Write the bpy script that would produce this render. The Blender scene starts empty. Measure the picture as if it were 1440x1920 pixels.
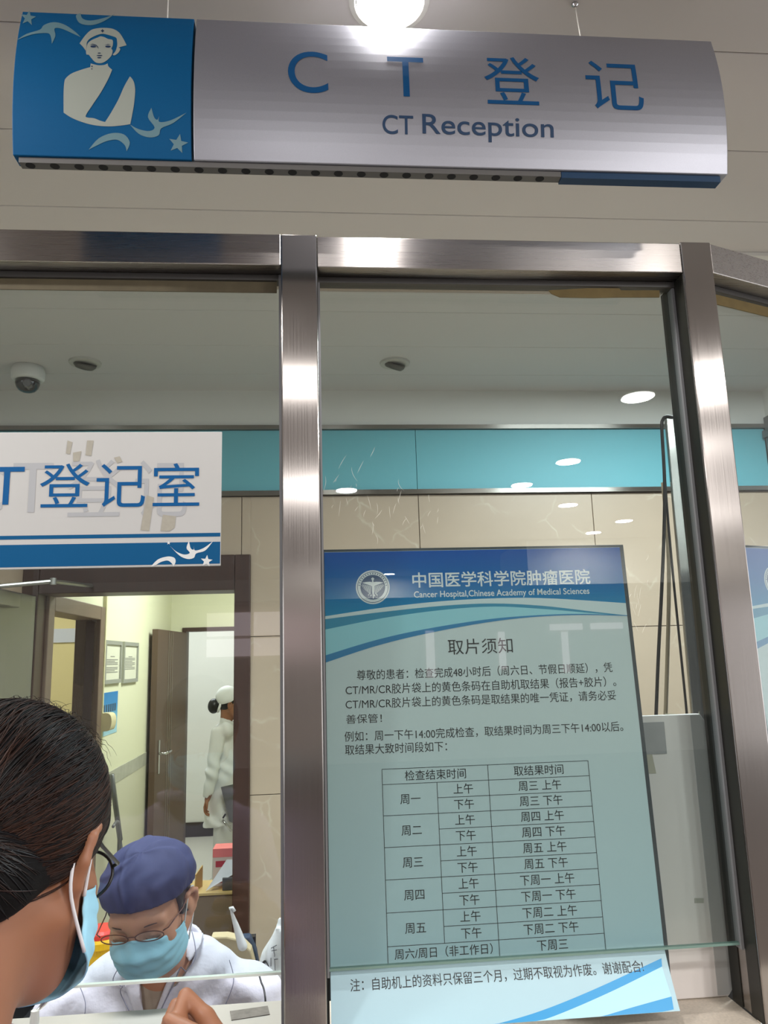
import bpy, bmesh, math, random
import numpy as np
from mathutils import Vector, Matrix
from mathutils.geometry import tessellate_polygon

S = bpy.context.scene
COL = S.collection
rng = np.random.default_rng(7)
random.seed(7)

# ------------------------------------------------------------------ camera
FPX = 1442.0
CAM = np.array([0.0, -1.35, 1.75])
def cam_axes(p, y, r):
    p, y, r = (math.radians(a) for a in (p, y, r))
    f = np.array([math.sin(y)*math.cos(p), math.cos(y)*math.cos(p), math.sin(p)])
    rt = np.array([math.cos(y), -math.sin(y), 0.0])
    up = np.cross(rt, f)
    return np.array([math.cos(r)*rt + math.sin(r)*up, -math.sin(r)*rt + math.cos(r)*up, f])
CM = cam_axes(10.75, 5.15, -1.68)
cd = bpy.data.cameras.new('camera')
cd.sensor_fit = 'VERTICAL'; cd.sensor_height = 36.0; cd.lens = 36.0*FPX/1920
cd.clip_start = 0.02; cd.clip_end = 100
cam = bpy.data.objects.new('camera', cd); COL.objects.link(cam)
cam.matrix_world = Matrix(((CM[0][0], CM[1][0], -CM[2][0], CAM[0]), (CM[0][1], CM[1][1], -CM[2][1], CAM[1]),
                           (CM[0][2], CM[1][2], -CM[2][2], CAM[2]), (0, 0, 0, 1)))
S.camera = cam

# ------------------------------------------------------------------ world, exposure
S.view_settings.view_transform = 'Standard'
S.view_settings.look = 'None'
S.view_settings.gamma = 1.0
S.view_settings.use_curve_mapping = False
S.view_settings.exposure = 0.24
try:
    S.cycles.use_denoising = True
    S.cycles.max_bounces = 10; S.cycles.transparent_max_bounces = 24
    S.cycles.caustics_reflective = False; S.cycles.caustics_refractive = False
    S.cycles.sample_clamp_indirect = 6.0
except Exception: pass
W = bpy.data.worlds.new('world'); S.world = W; W.use_nodes = True
W.node_tree.nodes['Background'].inputs[0].default_value = (0.94, 0.965, 1.0, 1)
W.node_tree.nodes['Background'].inputs[1].default_value = 1.95

CEIL = 2.933
HALL_LAMP = 22.0      # power of one hall downlight (W)
OFFICE_LAMP = 18.0
OFFICE_LAMP_RIGHT = 50.0
CORRIDOR_LAMP = 38.0
HALL_WINDOW = 1.5     # brightness of the daylit hall windows
def disk_light(name, loc, size, power, color=(1, 0.95, 0.9)):
    l = bpy.data.lights.new(name, 'AREA'); l.shape = 'DISK'; l.size = size; l.energy = power; l.color = color
    o = bpy.data.objects.new(name, l); COL.objects.link(o); o.location = loc
    return o
def rect_light(name, loc, sx, sy, power, color=(1, 1, 1), rot=(0, 0, 0), spread=180):
    l = bpy.data.lights.new(name, 'AREA'); l.shape = 'RECTANGLE'; l.size = sx; l.size_y = sy; l.energy = power; l.color = color; l.spread = math.radians(spread)
    o = bpy.data.objects.new(name, l); COL.objects.link(o); o.location = loc; o.rotation_euler = rot
    return o

# ------------------------------------------------------------------ helpers: pixels to places
def ray(px, py): return CM.T @ np.array([(px-720)/FPX, -(py-960)/FPX, 1.0])
def P(px, py, Y): d = ray(px, py); return CAM + d*(Y-CAM[1])/d[1]
def PX(px, py, X): d = ray(px, py); return CAM + d*(X-CAM[0])/d[0]
def PZ(px, py, Z): d = ray(px, py); return CAM + d*(Z-CAM[2])/d[2]

# ------------------------------------------------------------------ materials
MATS = {}
def srgb(r, g, b):
    f = lambda c: (c/255/12.92) if c/255 <= 0.04045 else ((c/255+0.055)/1.055)**2.4
    return (f(r), f(g), f(b), 1)
def mat(name, rgb, rough=0.6, metal=0.0, spec=0.5, noise=0.0, nscale=20, bump=0.0, bscale=60, bdist=0.002, sss=0.0, coat=0.0, sheen=0.0, nstretch=(1, 1, 1), aniso=0.0):
    if name in MATS: return MATS[name]
    m = bpy.data.materials.new(name); m.use_nodes = True
    nt = m.node_tree; b = nt.nodes['Principled BSDF']
    c = srgb(*rgb)
    b.inputs['Base Color'].default_value = c
    b.inputs['Roughness'].default_value = rough; b.inputs['Metallic'].default_value = metal
    b.inputs['Specular IOR Level'].default_value = spec
    b.inputs['Coat Weight'].default_value = coat
    b.inputs['Sheen Weight'].default_value = sheen
    if sss:
        b.inputs['Subsurface Weight'].default_value = sss
        b.inputs['Subsurface Radius'].default_value = (0.01, 0.004, 0.002); b.inputs['Subsurface Scale'].default_value = 1.0
    if aniso: b.inputs['Anisotropic'].default_value = aniso
    if noise or bump:
        tc = nt.nodes.new('ShaderNodeTexCoord'); mp = nt.nodes.new('ShaderNodeMapping')
        mp.inputs['Scale'].default_value = nstretch
        nt.links.new(tc.outputs['Object'], mp.inputs['Vector'])
    if noise:
        n = nt.nodes.new('ShaderNodeTexNoise'); n.inputs['Scale'].default_value = nscale; n.inputs['Detail'].default_value = 5
        nt.links.new(mp.outputs[0], n.inputs['Vector'])
        mx = nt.nodes.new('ShaderNodeMix'); mx.data_type = 'RGBA'
        mx.inputs['A'].default_value = tuple(max(0, v*(1-noise)) for v in c[:3])+(1,)
        mx.inputs['B'].default_value = tuple(min(1, v*(1+noise)) for v in c[:3])+(1,)
        nt.links.new(n.outputs['Fac'], mx.inputs['Factor']); nt.links.new(mx.outputs['Result'], b.inputs['Base Color'])
    if bump:
        n2 = nt.nodes.new('ShaderNodeTexNoise'); n2.inputs['Scale'].default_value = bscale; n2.inputs['Detail'].default_value = 4
        nt.links.new(mp.outputs[0], n2.inputs['Vector'])
        bp = nt.nodes.new('ShaderNodeBump'); bp.inputs['Strength'].default_value = bump; bp.inputs['Distance'].default_value = bdist
        nt.links.new(n2.outputs['Fac'], bp.inputs['Height']); nt.links.new(bp.outputs[0], b.inputs['Normal'])
    MATS[name] = m
    return m
def emit(name, rgb, strength):
    m = bpy.data.materials.new(name); m.use_nodes = True
    b = m.node_tree.nodes['Principled BSDF']
    b.inputs['Base Color'].default_value = (0.8, 0.8, 0.8, 1)
    b.inputs['Emission Color'].default_value = srgb(*rgb); b.inputs['Emission Strength'].default_value = strength
    MATS[name] = m; return m
def glass(name, tint, f=1.0, rough=0.0):
    m = bpy.data.materials.new(name); m.use_nodes = True; nt = m.node_tree
    nt.nodes.remove(nt.nodes['Principled BSDF']); out = nt.nodes['Material Output']
    tr = nt.nodes.new('ShaderNodeBsdfTransparent'); tr.inputs[0].default_value = tint
    gl = nt.nodes.new('ShaderNodeBsdfGlossy'); gl.inputs['Roughness'].default_value = rough; gl.inputs[0].default_value = (1, 1, 1, 1)
    fr = nt.nodes.new('ShaderNodeFresnel'); fr.inputs['IOR'].default_value = 1.5
    ml = nt.nodes.new('ShaderNodeMath'); ml.operation = 'MULTIPLY'; ml.inputs[1].default_value = f
    mx = nt.nodes.new('ShaderNodeMixShader')
    ge = nt.nodes.new('ShaderNodeNewGeometry'); ir = nt.nodes.new('ShaderNodeMapRange')   # the same reflectance on both faces of the pane
    ir.inputs['To Min'].default_value = 1.5; ir.inputs['To Max'].default_value = 1/1.5
    nt.links.new(ge.outputs['Backfacing'], ir.inputs['Value']); nt.links.new(ir.outputs[0], fr.inputs['IOR'])
    nt.links.new(fr.outputs[0], ml.inputs[0]); nt.links.new(ml.outputs[0], mx.inputs[0])
    nt.links.new(tr.outputs[0], mx.inputs[1]); nt.links.new(gl.outputs[0], mx.inputs[2]); nt.links.new(mx.outputs[0], out.inputs[0])
    MATS[name] = m; return m
def steel(name, rgb=(168, 162, 158), rough=0.20, along='Z', aniso=0.95, streak=0.04):
    """brushed stainless steel; `along` is the brushing direction"""
    m = bpy.data.materials.new(name); m.use_nodes = True; nt = m.node_tree; b = nt.nodes['Principled BSDF']
    b.inputs['Metallic'].default_value = 1.0; b.inputs['Anisotropic'].default_value = aniso
    tc = nt.nodes.new('ShaderNodeTexCoord'); mp = nt.nodes.new('ShaderNodeMapping')
    mp.inputs['Scale'].default_value = (400, 400, 3) if along == 'Z' else (3, 400, 400)
    n = nt.nodes.new('ShaderNodeTexNoise'); n.inputs['Scale'].default_value = 1.0; n.inputs['Detail'].default_value = 3
    nt.links.new(tc.outputs['Object'], mp.inputs[0]); nt.links.new(mp.outputs[0], n.inputs['Vector'])
    mr = nt.nodes.new('ShaderNodeMapRange'); mr.inputs['To Min'].default_value = rough-streak; mr.inputs['To Max'].default_value = rough+streak
    nt.links.new(n.outputs['Fac'], mr.inputs['Value']); nt.links.new(mr.outputs[0], b.inputs['Roughness'])
    c = srgb(*rgb); mx = nt.nodes.new('ShaderNodeMix'); mx.data_type = 'RGBA'
    mx.inputs['A'].default_value = tuple(v*0.95 for v in c[:3])+(1,); mx.inputs['B'].default_value = tuple(min(1, v*1.04) for v in c[:3])+(1,)
    nt.links.new(n.outputs['Fac'], mx.inputs['Factor']); nt.links.new(mx.outputs['Result'], b.inputs['Base Color'])
    tg = nt.nodes.new('ShaderNodeTangent'); tg.direction_type = 'RADIAL'; tg.axis = 'Z'
    nt.links.new(tg.outputs[0], b.inputs['Tangent'])
    b.inputs['Anisotropic Rotation'].default_value = 0.0 if along == 'Z' else 0.25
    bp = nt.nodes.new('ShaderNodeBump'); bp.inputs['Strength'].default_value = 0.055; bp.inputs['Distance'].default_value = 0.001
    nt.links.new(n.outputs['Fac'], bp.inputs['Height']); nt.links.new(bp.outputs[0], b.inputs['Normal'])
    MATS[name] = m; return m
def marble(name, base, vein, rough=0.25):
    m = bpy.data.materials.new(name); m.use_nodes = True; nt = m.node_tree; b = nt.nodes['Principled BSDF']
    b.inputs['Roughness'].default_value = rough
    tc = nt.nodes.new('ShaderNodeTexCoord')
    n1 = nt.nodes.new('ShaderNodeTexNoise'); n1.inputs['Scale'].default_value = 3.0; n1.inputs['Detail'].default_value = 6
    nt.links.new(tc.outputs['Object'], n1.inputs['Vector'])
    ad = nt.nodes.new('ShaderNodeMix'); ad.data_type = 'VECTOR'; ad.inputs['Factor'].default_value = 0.22
    nt.links.new(tc.outputs['Object'], ad.inputs['A']); nt.links.new(n1.outputs['Color'], ad.inputs['B'])
    v = nt.nodes.new('ShaderNodeTexVoronoi'); v.feature = 'DISTANCE_TO_EDGE'; v.inputs['Scale'].default_value = 6.5
    nt.links.new(ad.outputs['Result'], v.inputs['Vector'])
    r = nt.nodes.new('ShaderNodeMapRange'); r.inputs['From Min'].default_value = 0.0; r.inputs['From Max'].default_value = 0.035
    r.inputs['To Min'].default_value = 0.55; r.inputs['To Max'].default_value = 0.0
    nt.links.new(v.outputs['Distance'], r.inputs['Value'])
    n2 = nt.nodes.new('ShaderNodeTexNoise'); n2.inputs['Scale'].default_value = 5; n2.inputs['Detail'].default_value = 4
    nt.links.new(tc.outputs['Object'], n2.inputs['Vector'])
    r2 = nt.nodes.new('ShaderNodeMapRange'); r2.inputs['From Min'].default_value = 0.5; r2.inputs['From Max'].default_value = 0.7
    nt.links.new(n2.outputs['Fac'], r2.inputs['Value'])
    mu = nt.nodes.new('ShaderNodeMath'); mu.operation = 'MULTIPLY'
    nt.links.new(r.outputs[0], mu.inputs[0]); nt.links.new(r2.outputs[0], mu.inputs[1])
    c = srgb(*base); m0 = nt.nodes.new('ShaderNodeMix'); m0.data_type = 'RGBA'
    m0.inputs['A'].default_value = tuple(x*0.9 for x in c[:3])+(1,); m0.inputs['B'].default_value = tuple(min(1, x*1.08) for x in c[:3])+(1,)
    nt.links.new(n1.outputs['Fac'], m0.inputs['Factor'])
    m1 = nt.nodes.new('ShaderNodeMix'); m1.data_type = 'RGBA'; m1.inputs['B'].default_value = srgb(*vein)
    nt.links.new(mu.outputs[0], m1.inputs['Factor']); nt.links.new(m0.outputs['Result'], m1.inputs['A'])
    nt.links.new(m1.outputs['Result'], b.inputs['Base Color'])
    MATS[name] = m; return m
def ramp_mat(name, stops, axis='Z', rough=0.5):
    """a printed colour gradient running along the thing itself (generated coordinates)"""
    m = bpy.data.materials.new(name); m.use_nodes = True; nt = m.node_tree; b = nt.nodes['Principled BSDF']
    b.inputs['Roughness'].default_value = rough
    tc = nt.nodes.new('ShaderNodeTexCoord'); sx = nt.nodes.new('ShaderNodeSeparateXYZ'); cr = nt.nodes.new('ShaderNodeValToRGB')
    nt.links.new(tc.outputs['Generated'], sx.inputs[0]); nt.links.new(sx.outputs[axis], cr.inputs[0]); nt.links.new(cr.outputs[0], b.inputs['Base Color'])
    b.inputs['Specular IOR Level'].default_value = 0.2
    e = cr.color_ramp.elements
    e[0].position = stops[0][0]; e[0].color = srgb(*stops[0][1]); e[1].position = stops[-1][0]; e[1].color = srgb(*stops[-1][1])
    for p, c in stops[1:-1]:
        q = e.new(p); q.color = srgb(*c)
    MATS[name] = m; return m

# ------------------------------------------------------------------ helpers: meshes and objects
OFF = {}
def tag(o, label=None, cat=None, group=None, kind=None):
    if label: o['label'] = label
    if cat: o['category'] = cat
    if group: o['group'] = group
    if kind: o['kind'] = kind
    return o
def thing(name, loc, label, cat, group=None):
    o = bpy.data.objects.new(name, None); COL.objects.link(o); o.location = Vector(loc)
    o.empty_display_size = 0.05
    OFF[o.name] = np.array(loc, float)
    return tag(o, label, cat, group)
def link_mesh(name, V, F, m, parent=None, smooth=False, cols=None):
    V = np.asarray(V, float)
    if parent is not None: off = OFF[parent.name]
    else:
        mn, mx = V.min(0), V.max(0); off = np.array([(mn[0]+mx[0])/2, (mn[1]+mx[1])/2, mn[2]])
    me = bpy.data.meshes.new(name); me.from_pydata((V-off).tolist(), [], [list(map(int, f)) for f in F])
    me.materials.append(m)
    if smooth: me.polygons.foreach_set('use_smooth', [True]*len(me.polygons))
    if cols is not None:
        a = me.color_attributes.new('Col', 'FLOAT_COLOR', 'POINT'); a.data.foreach_set('color', np.asarray(cols, np.float32).ravel())
    me.update()
    o = bpy.data.objects.new(name, me); COL.objects.link(o)
    if parent is not None: o.parent = parent
    else: o.location = Vector(off)
    OFF[o.name] = off
    return o
class MB:
    def __init__(s): s.V = []; s.F = []
    def add(s, V, F):
        n = len(s.V); s.V += [tuple(map(float, v)) for v in V]; s.F += [tuple(int(i)+n for i in f) for f in F]; return s
    def box(s, x0, x1, y0, y1, z0, z1, M=None):
        V = [(x, y, z) for x in (x0, x1) for y in (y0, y1) for z in (z0, z1)]
        if M is not None: V = [tuple(M @ Vector(v)) for v in V]
        return s.add(V, [(0, 1, 3, 2), (4, 6, 7, 5), (0, 4, 5, 1), (2, 3, 7, 6), (0, 2, 6, 4), (1, 5, 7, 3)])
    def tube(s, path, r, n=8, closed=False, caps=True):
        path = [np.array(p, float) for p in path]; k = len(path)
        rr = list(r) if hasattr(r, '__len__') else [r]*k
        V = []; prev = None
        for i, p in enumerate(path):
            a = path[(i-1) % k] if closed or i > 0 else p; b = path[(i+1) % k] if closed or i < k-1 else p
            t = b-a; t = t/(np.linalg.norm(t)+1e-12)
            if prev is None:
                u = np.cross(t, (0, 0, 1.0));
                if np.linalg.norm(u) < 1e-3: u = np.cross(t, (0, 1.0, 0))
            else: u = prev-t*np.dot(prev, t)
            u = u/np.linalg.norm(u); prev = u; w = np.cross(t, u)
            for j in range(n):
                th = 2*math.pi*j/n; V.append(p+rr[i]*(math.cos(th)*u+math.sin(th)*w))
        F = []
        for i in range(k if closed else k-1):
            i2 = (i+1) % k
            for j in range(n): F.append((i*n+j, i*n+(j+1) % n, i2*n+(j+1) % n, i2*n+j))
        if caps and not closed: F.append(tuple(range(n-1, -1, -1))); F.append(tuple((k-1)*n+j for j in range(n)))
        return s.add(V, F)
    def lathe(s, prof, c, n=24, M=None):
        """profile of (radius, height) pairs turned about a vertical axis through c"""
        V = []; F = []
        for r, h in prof:
            for j in range(n):
                th = 2*math.pi*j/n; v = Vector((r*math.cos(th), r*math.sin(th), h))
                if M is not None: v = M @ v
                V.append((c[0]+v[0], c[1]+v[1], c[2]+v[2]))
        for i in range(len(prof)-1):
            for j in range(n): F.append((i*n+j, i*n+(j+1) % n, (i+1)*n+(j+1) % n, (i+1)*n+j))
        F.append(tuple(range(n-1, -1, -1))); F.append(tuple((len(prof)-1)*n+j for j in range(n)))
        return s.add(V, F)
    def poly(s, pts2, fn, holes=()):
        """flat filled outline, fn maps (a,b) to a place"""
        loops = [[Vector((p[0], p[1], 0)) for p in pts2]]+[[Vector((p[0], p[1], 0)) for p in h] for h in holes]
        tri = tessellate_polygon(loops); allp = [p for l in loops for p in l]
        return s.add([fn(p[0], p[1]) for p in allp], tri)
    def prism(s, pts2, fn0, fn1):
        """solid between two mapped copies of an outline"""
        tri = tessellate_polygon([[Vector((p[0], p[1], 0)) for p in pts2]]); n = len(pts2)
        V = [fn0(*p) for p in pts2]+[fn1(*p) for p in pts2]
        F = [tuple(t) for t in tri]+[tuple(i+n for i in reversed(t)) for t in tri]+[(i, (i+1) % n, (i+1) % n+n, i+n) for i in range(n)]
        return s.add(V, F)
    def build(s, name, m, parent=None, smooth=False, bevel=0.0, seg=2, fix=True):
        o = link_mesh(name, s.V, s.F, m, parent, smooth)
        if fix:
            bm = bmesh.new(); bm.from_mesh(o.data); bmesh.ops.recalc_face_normals(bm, faces=bm.faces); bm.to_mesh(o.data); bm.free()
            if smooth: o.data.polygons.foreach_set('use_smooth', [True]*len(o.data.polygons))
        if bevel:
            md = o.modifiers.new('bevel', 'BEVEL'); md.width = bevel; md.segments = seg; md.limit_method = 'ANGLE'; md.angle_limit = math.radians(40)
        return o
def boxo(name, x0, x1, y0, y1, z0, z1, m, parent=None, bevel=0.0, M=None):
    return MB().box(x0, x1, y0, y1, z0, z1, M).build(name, m, parent, bevel=bevel)
def struct(o): o['kind'] = 'structure'; return o
def spline(pts, n=8, closed=True):
    """smooth outline through points (Catmull-Rom); a point given twice stays a corner"""
    p = [np.array(q, float) for q in pts]; k = len(p); out = []
    for i in range(k if closed else k-1):
        p0, p1, p2, p3 = p[(i-1) % k], p[i], p[(i+1) % k], p[(i+2) % k]
        if not closed:
            if i == 0: p0 = p1
            if i == k-2: p3 = p2
        if np.allclose(p1, p2): continue
        for t in np.linspace(0, 1, n, endpoint=False):
            out.append(0.5*((2*p1)+(-p0+p2)*t+(2*p0-5*p1+4*p2-p3)*t*t+(-p0+3*p1-3*p2+p3)*t**3))
    if not closed: out.append(p[-1])
    return out
def star(cx, cy, r, rot=0.0):
    return [(cx+(r if i % 2 == 0 else r*0.42)*math.sin(rot+math.pi*i/5), cy-(r if i % 2 == 0 else r*0.42)*math.cos(rot+math.pi*i/5)) for i in range(10)]

# ------------------------------------------------------------------ lettering (the default font; it carries Chinese)
TCACHE = {}
def glyphs(body, weight=0.0):
    key = (body, weight)
    if key not in TCACHE:
        c = bpy.data.curves.new('lettering', 'FONT'); c.body = body; c.resolution_u = 10 if len(body) <= 9 else 4; c.offset = weight
        o = bpy.data.objects.new('lettering', c); COL.objects.link(o)
        dg = bpy.context.evaluated_depsgraph_get(); me = bpy.data.meshes.new_from_object(o.evaluated_get(dg))
        V = np.array([v.co[:2] for v in me.vertices]); F = [tuple(p.vertices) for p in me.polygons]
        bpy.data.objects.remove(o); bpy.data.curves.remove(c); bpy.data.meshes.remove(me)
        TCACHE[key] = (V, F)
    return TCACHE[key]
def cut_rows(V, F, fn, step):
    """cut a lettering mesh into rows so that it can follow a curved face"""
    bm = bmesh.new(); vs = [bm.verts.new((v[0], v[1], 0)) for v in V]
    for f in F:
        try: bm.faces.new([vs[i] for i in f])
        except ValueError: pass
    y = V[:, 1].min()+step
    while y < V[:, 1].max():
        bmesh.ops.bisect_plane(bm, geom=bm.verts[:]+bm.edges[:]+bm.faces[:], plane_co=(0, y, 0), plane_no=(0, 1, 0)); y += step
    bm.verts.index_update()
    out = ([fn(v.co.x, v.co.y) for v in bm.verts], [[v.index for v in f.verts] for f in bm.faces]); bm.free()
    return out

# ------------------------------------------------------------------ signed-distance modelling for bodies and cloth
def s_ell(p, c, r):
    q = p-np.array(c, np.float32); r = np.array(r, np.float32)
    k0 = np.linalg.norm(q/r, axis=-1); k1 = np.linalg.norm(q/(r*r), axis=-1)+1e-9
    return k0*(k0-1.0)/k1
def s_cap(p, a, b, ra, rb=None):
    if rb is None: rb = ra
    a = np.array(a, np.float32); b = np.array(b, np.float32); ab = b-a
    t = np.clip(((p-a)@ab)/(ab@ab), 0, 1)
    return np.linalg.norm(p-a-t[..., None]*ab, axis=-1)-(ra+t*(rb-ra))
def s_box(p, c, h, r=0.0):
    q = np.abs(p-np.array(c, np.float32))-(np.array(h, np.float32)-r)
    return np.linalg.norm(np.maximum(q, 0), axis=-1)+np.minimum(q.max(-1), 0)-r
def s_poly(x, y, pts):
    d = np.full(x.shape, 1e9, np.float32); s = np.ones(x.shape, np.float32); n = len(pts)
    for i in range(n):
        ax, ay = pts[i]; bx, by = pts[i-1]; ex, ey = bx-ax, by-ay; wx, wy = x-ax, y-ay
        t = np.clip((wx*ex+wy*ey)/(ex*ex+ey*ey+1e-12), 0, 1)
        d = np.minimum(d, (wx-ex*t)**2+(wy-ey*t)**2)
        c1 = y >= ay; c2 = y < by; c3 = ex*wy > ey*wx
        s = np.where((c1 & c2 & c3) | (~c1 & ~c2 & ~c3), -s, s)
    return s*np.sqrt(d)
def smin(a, b, k):
    h = np.clip(0.5+0.5*(b-a)/k, 0, 1); return b+(a-b)*h-k*h*(1-h)
def smax(a, b, k): return -smin(-a, -b, k)
def wob(p, f, ph=0.0):
    x, y, z = p[..., 0], p[..., 1], p[..., 2]
    return (np.sin(f*(x+0.6*z)+ph+1.7*np.sin(f*0.5*y+ph))+np.sin(f*1.3*(z-0.4*x+0.3*y)+2.1*ph+1.3*np.sin(f*0.7*x)))*0.5
def surface(f, lo, hi, h, lip=1.6):
    """surface net of f = 0 on a grid; blocks far from the surface are skipped"""
    lo = np.array(lo, float); hi = np.array(hi, float); N = np.ceil((hi-lo)/h).astype(int)+1
    G = np.ones(N, np.float32); B = 12
    for i in range(0, N[0], B):
        for j in range(0, N[1], B):
            ks = np.arange(0, N[2], B)
            cen = np.stack([np.full(len(ks), lo[0]+(i+B/2)*h), np.full(len(ks), lo[1]+(j+B/2)*h), lo[2]+(ks+B/2)*h], -1).astype(np.float32)
            fc = f(cen)
            for k, v in zip(ks, fc):
                i2, j2, k2 = min(i+B, N[0]), min(j+B, N[1]), min(k+B, N[2])
                if abs(v) > B*h*0.9*lip: G[i:i2, j:j2, k:k2] = v; continue
                g = np.stack(np.meshgrid(lo[0]+np.arange(i, i2)*h, lo[1]+np.arange(j, j2)*h, lo[2]+np.arange(k, k2)*h, indexing='ij'), -1).astype(np.float32)
                G[i:i2, j:j2, k:k2] = f(g)
    G = np.pad(G, 1, constant_values=1.0); lo = lo-h
    ins = G < 0; n0 = np.array(G.shape)-1
    cnt = np.zeros(n0, np.int8)
    for a in (0, 1):
        for b in (0, 1):
            for c in (0, 1): cnt += ins[a:a+n0[0], b:b+n0[1], c:c+n0[2]]
    act = np.argwhere((cnt > 0) & (cnt < 8)); idx = -np.ones(n0, np.int64); idx[tuple(act.T)] = np.arange(len(act))
    acc = np.zeros((len(act), 3)); num = np.zeros(len(act))
    cor = [(a, b, c) for a in (0, 1) for b in (0, 1) for c in (0, 1)]
    for a in cor:
        for ax in range(3):
            if a[ax]: continue
            b = list(a); b[ax] = 1
            va = G[tuple((act+a).T)]; vb = G[tuple((act+b).T)]; m = (va < 0) != (vb < 0)
            t = np.where(m, va/np.where(m, va-vb, 1), 0)
            q = np.tile(np.array(a, float), (len(act), 1)); q[:, ax] += t
            acc[m] += q[m]; num[m] += 1
    V = lo+(act+acc/num[:, None])*h
    F = []
    for ax in range(3):
        o1, o2 = [(1, 2), (2, 0), (0, 1)][ax]
        sl0 = [slice(None)]*3; sl1 = [slice(None)]*3; sl0[ax] = slice(0, -1); sl1[ax] = slice(1, None)
        cr = ins[tuple(sl0)] != ins[tuple(sl1)]; e = np.argwhere(cr)
        e = e[(e[:, o1] > 0) & (e[:, o2] > 0) & (e[:, o1] < n0[o1]) & (e[:, o2] < n0[o2])]
        fl = ins[tuple(e.T)]
        d1 = np.zeros(3, int); d1[o1] = 1; d2 = np.zeros(3, int); d2[o2] = 1
        q = np.stack([idx[tuple((e-d1-d2).T)], idx[tuple((e-d2).T)], idx[tuple(e.T)], idx[tuple((e-d1).T)]], -1)
        q = np.where(fl[:, None], q, q[:, ::-1]); F.append(q)
    F = np.concatenate(F); F = F[(F >= 0).all(1)]
    return V, F
def blob(name, f, lo, hi, h, m, parent=None, lip=1.6):
    V, F = surface(f, lo, hi, h, lip)
    # two light smoothing passes
    for _ in range(2):
        A = np.zeros_like(V); c = np.zeros(len(V))
        for a, b in ((0, 1), (1, 2), (2, 3), (3, 0)):
            np.add.at(A, F[:, a], V[F[:, b]]); np.add.at(c, F[:, a], 1); np.add.at(A, F[:, b], V[F[:, a]]); np.add.at(c, F[:, b], 1)
        V = V*0.5+0.5*A/np.maximum(c, 1)[:, None]
    return link_mesh(name, V, F, m, parent, smooth=True)
class Frame:
    """a head's own axes: x to its side, y out of the face, z up"""
    def __init__(s, o, x, y, z, k=(1, 1, 1)): s.o = np.array(o, float); s.R = np.array([x, y, z], float); s.k = np.array(k, float)
    def loc(s, p): return ((p-s.o.astype(np.float32))@s.R.T.astype(np.float32))/s.k.astype(np.float32)
    def w(s, q): return s.o+(np.array(q, float)*s.k)@s.R
# ================================================================== THE SETTING
M_ceil = mat('ceiling strip', (212, 207, 205), 0.55)
M_dark = mat('dark gap', (40, 38, 36), 0.9)
M_wallw = mat('white wall', (226, 224, 218), 0.7, bump=0.05, bscale=40)
M_cream = mat('corridor wall', (232, 232, 205), 0.7, bump=0.05, bscale=30)
M_yel = mat('side room wall', (226, 212, 160), 0.7)
M_floor = mat('floor tile', (206, 202, 192), 0.3, noise=0.06, nscale=6)
M_steelV = steel('steel brushed upright', along='Z')
M_steelH = steel('steel brushed across', rough=0.28, along='X')
M_steelD = steel('steel trim', (150, 146, 140), 0.3, 'X')
M_wood = mat('dark wood', (62, 38, 30), 0.4, noise=0.35, nscale=9, nstretch=(6, 6, 0.5))
M_woodg = mat('brown door veneer', (92, 72, 58), 0.45, noise=0.22, nscale=9, nstretch=(8, 8, 0.5))
M_teal = mat('teal glass panel', (112, 186, 198), 0.55)
M_tile = marble('beige marble tile', (194, 174, 152), (234, 226, 208), 0.4)
M_granite = mat('granite', (206, 194, 178), 0.35, noise=0.25, nscale=220)
M_glass = glass('window glass', (0.868, 0.906, 0.900, 1))
M_black = mat('black plastic', (22, 22, 24), 0.45)
M_white = mat('white plastic', (226, 226, 222), 0.4)
M_chrome = mat('chrome', (200, 200, 200), 0.12, metal=1.0)

# floor, ceilings
struct(boxo('floor', -9, 9, 0.03, 7.4, -0.1, 0, M_floor))
struct(boxo('floor_hall', -9, 9, -12.2, 0.0299, -0.1, 0, mat('hall floor', (104, 95, 90), 0.35, noise=0.12, nscale=30)))
c = MB()
for k in range(-40, 7):
    y0 = -0.06+0.3*k; y1 = min(y0+0.298, 1.95)
    if y1-y0 > 0.05: c.box(-9, 9, y0, y1, CEIL, CEIL+0.02)
struct(c.build('ceiling', M_ceil, bevel=0.0015, seg=1))
struct(boxo('ceiling_backing', -9, 9, -12.2, 2.1, CEIL+0.021, CEIL+0.06, M_dark))
struct(boxo('ceiling_corridor', -4, 1.2, 2.1, 7.3, 2.7, 2.75, M_wallw))
# office back wall: white fascia above, trims, teal band, marble tiles round the door
DX0, DX1, DZ = -1.143, -0.346, 2.05
YB = 1.95
b = MB(); b.box(-2.3, DX0-0.02, YB+0.012, YB+0.15, 0, CEIL).box(DX1+0.02, 2.2, YB+0.012, YB+0.15, 0, CEIL).box(DX0-0.02, DX1+0.02, YB+0.012, YB+0.15, DZ+0.02, CEIL)
struct(b.build('wall_back', M_dark))
struct(boxo('wall_fascia', -2.3, 2.1, YB-0.012, YB+0.011, 2.772, CEIL, M_wallw))
struct(boxo('trim_1', -2.3, 2.1, YB-0.022, YB+0.011, 2.752, 2.771, M_steelD))
struct(boxo('trim_2', -2.3, 2.1, YB-0.022, YB+0.011, 2.456, 2.476, M_steelD))
t = MB()
for x0, x1 in ((-2.3, -1.118), (-1.116, 0.447), (0.449, 2.088)): t.box(x0, x1, YB-0.006, YB+0.011, 2.477, 2.751)
struct(t.build('wall_band', M_teal, bevel=0.001, seg=1))
t = MB()
xs = [-2.3, -1.889, -1.104, -0.319, 0.451, 1.238, 2.088]; zs = [0.0, 0.587, 1.221, 1.854, 2.455]
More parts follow.
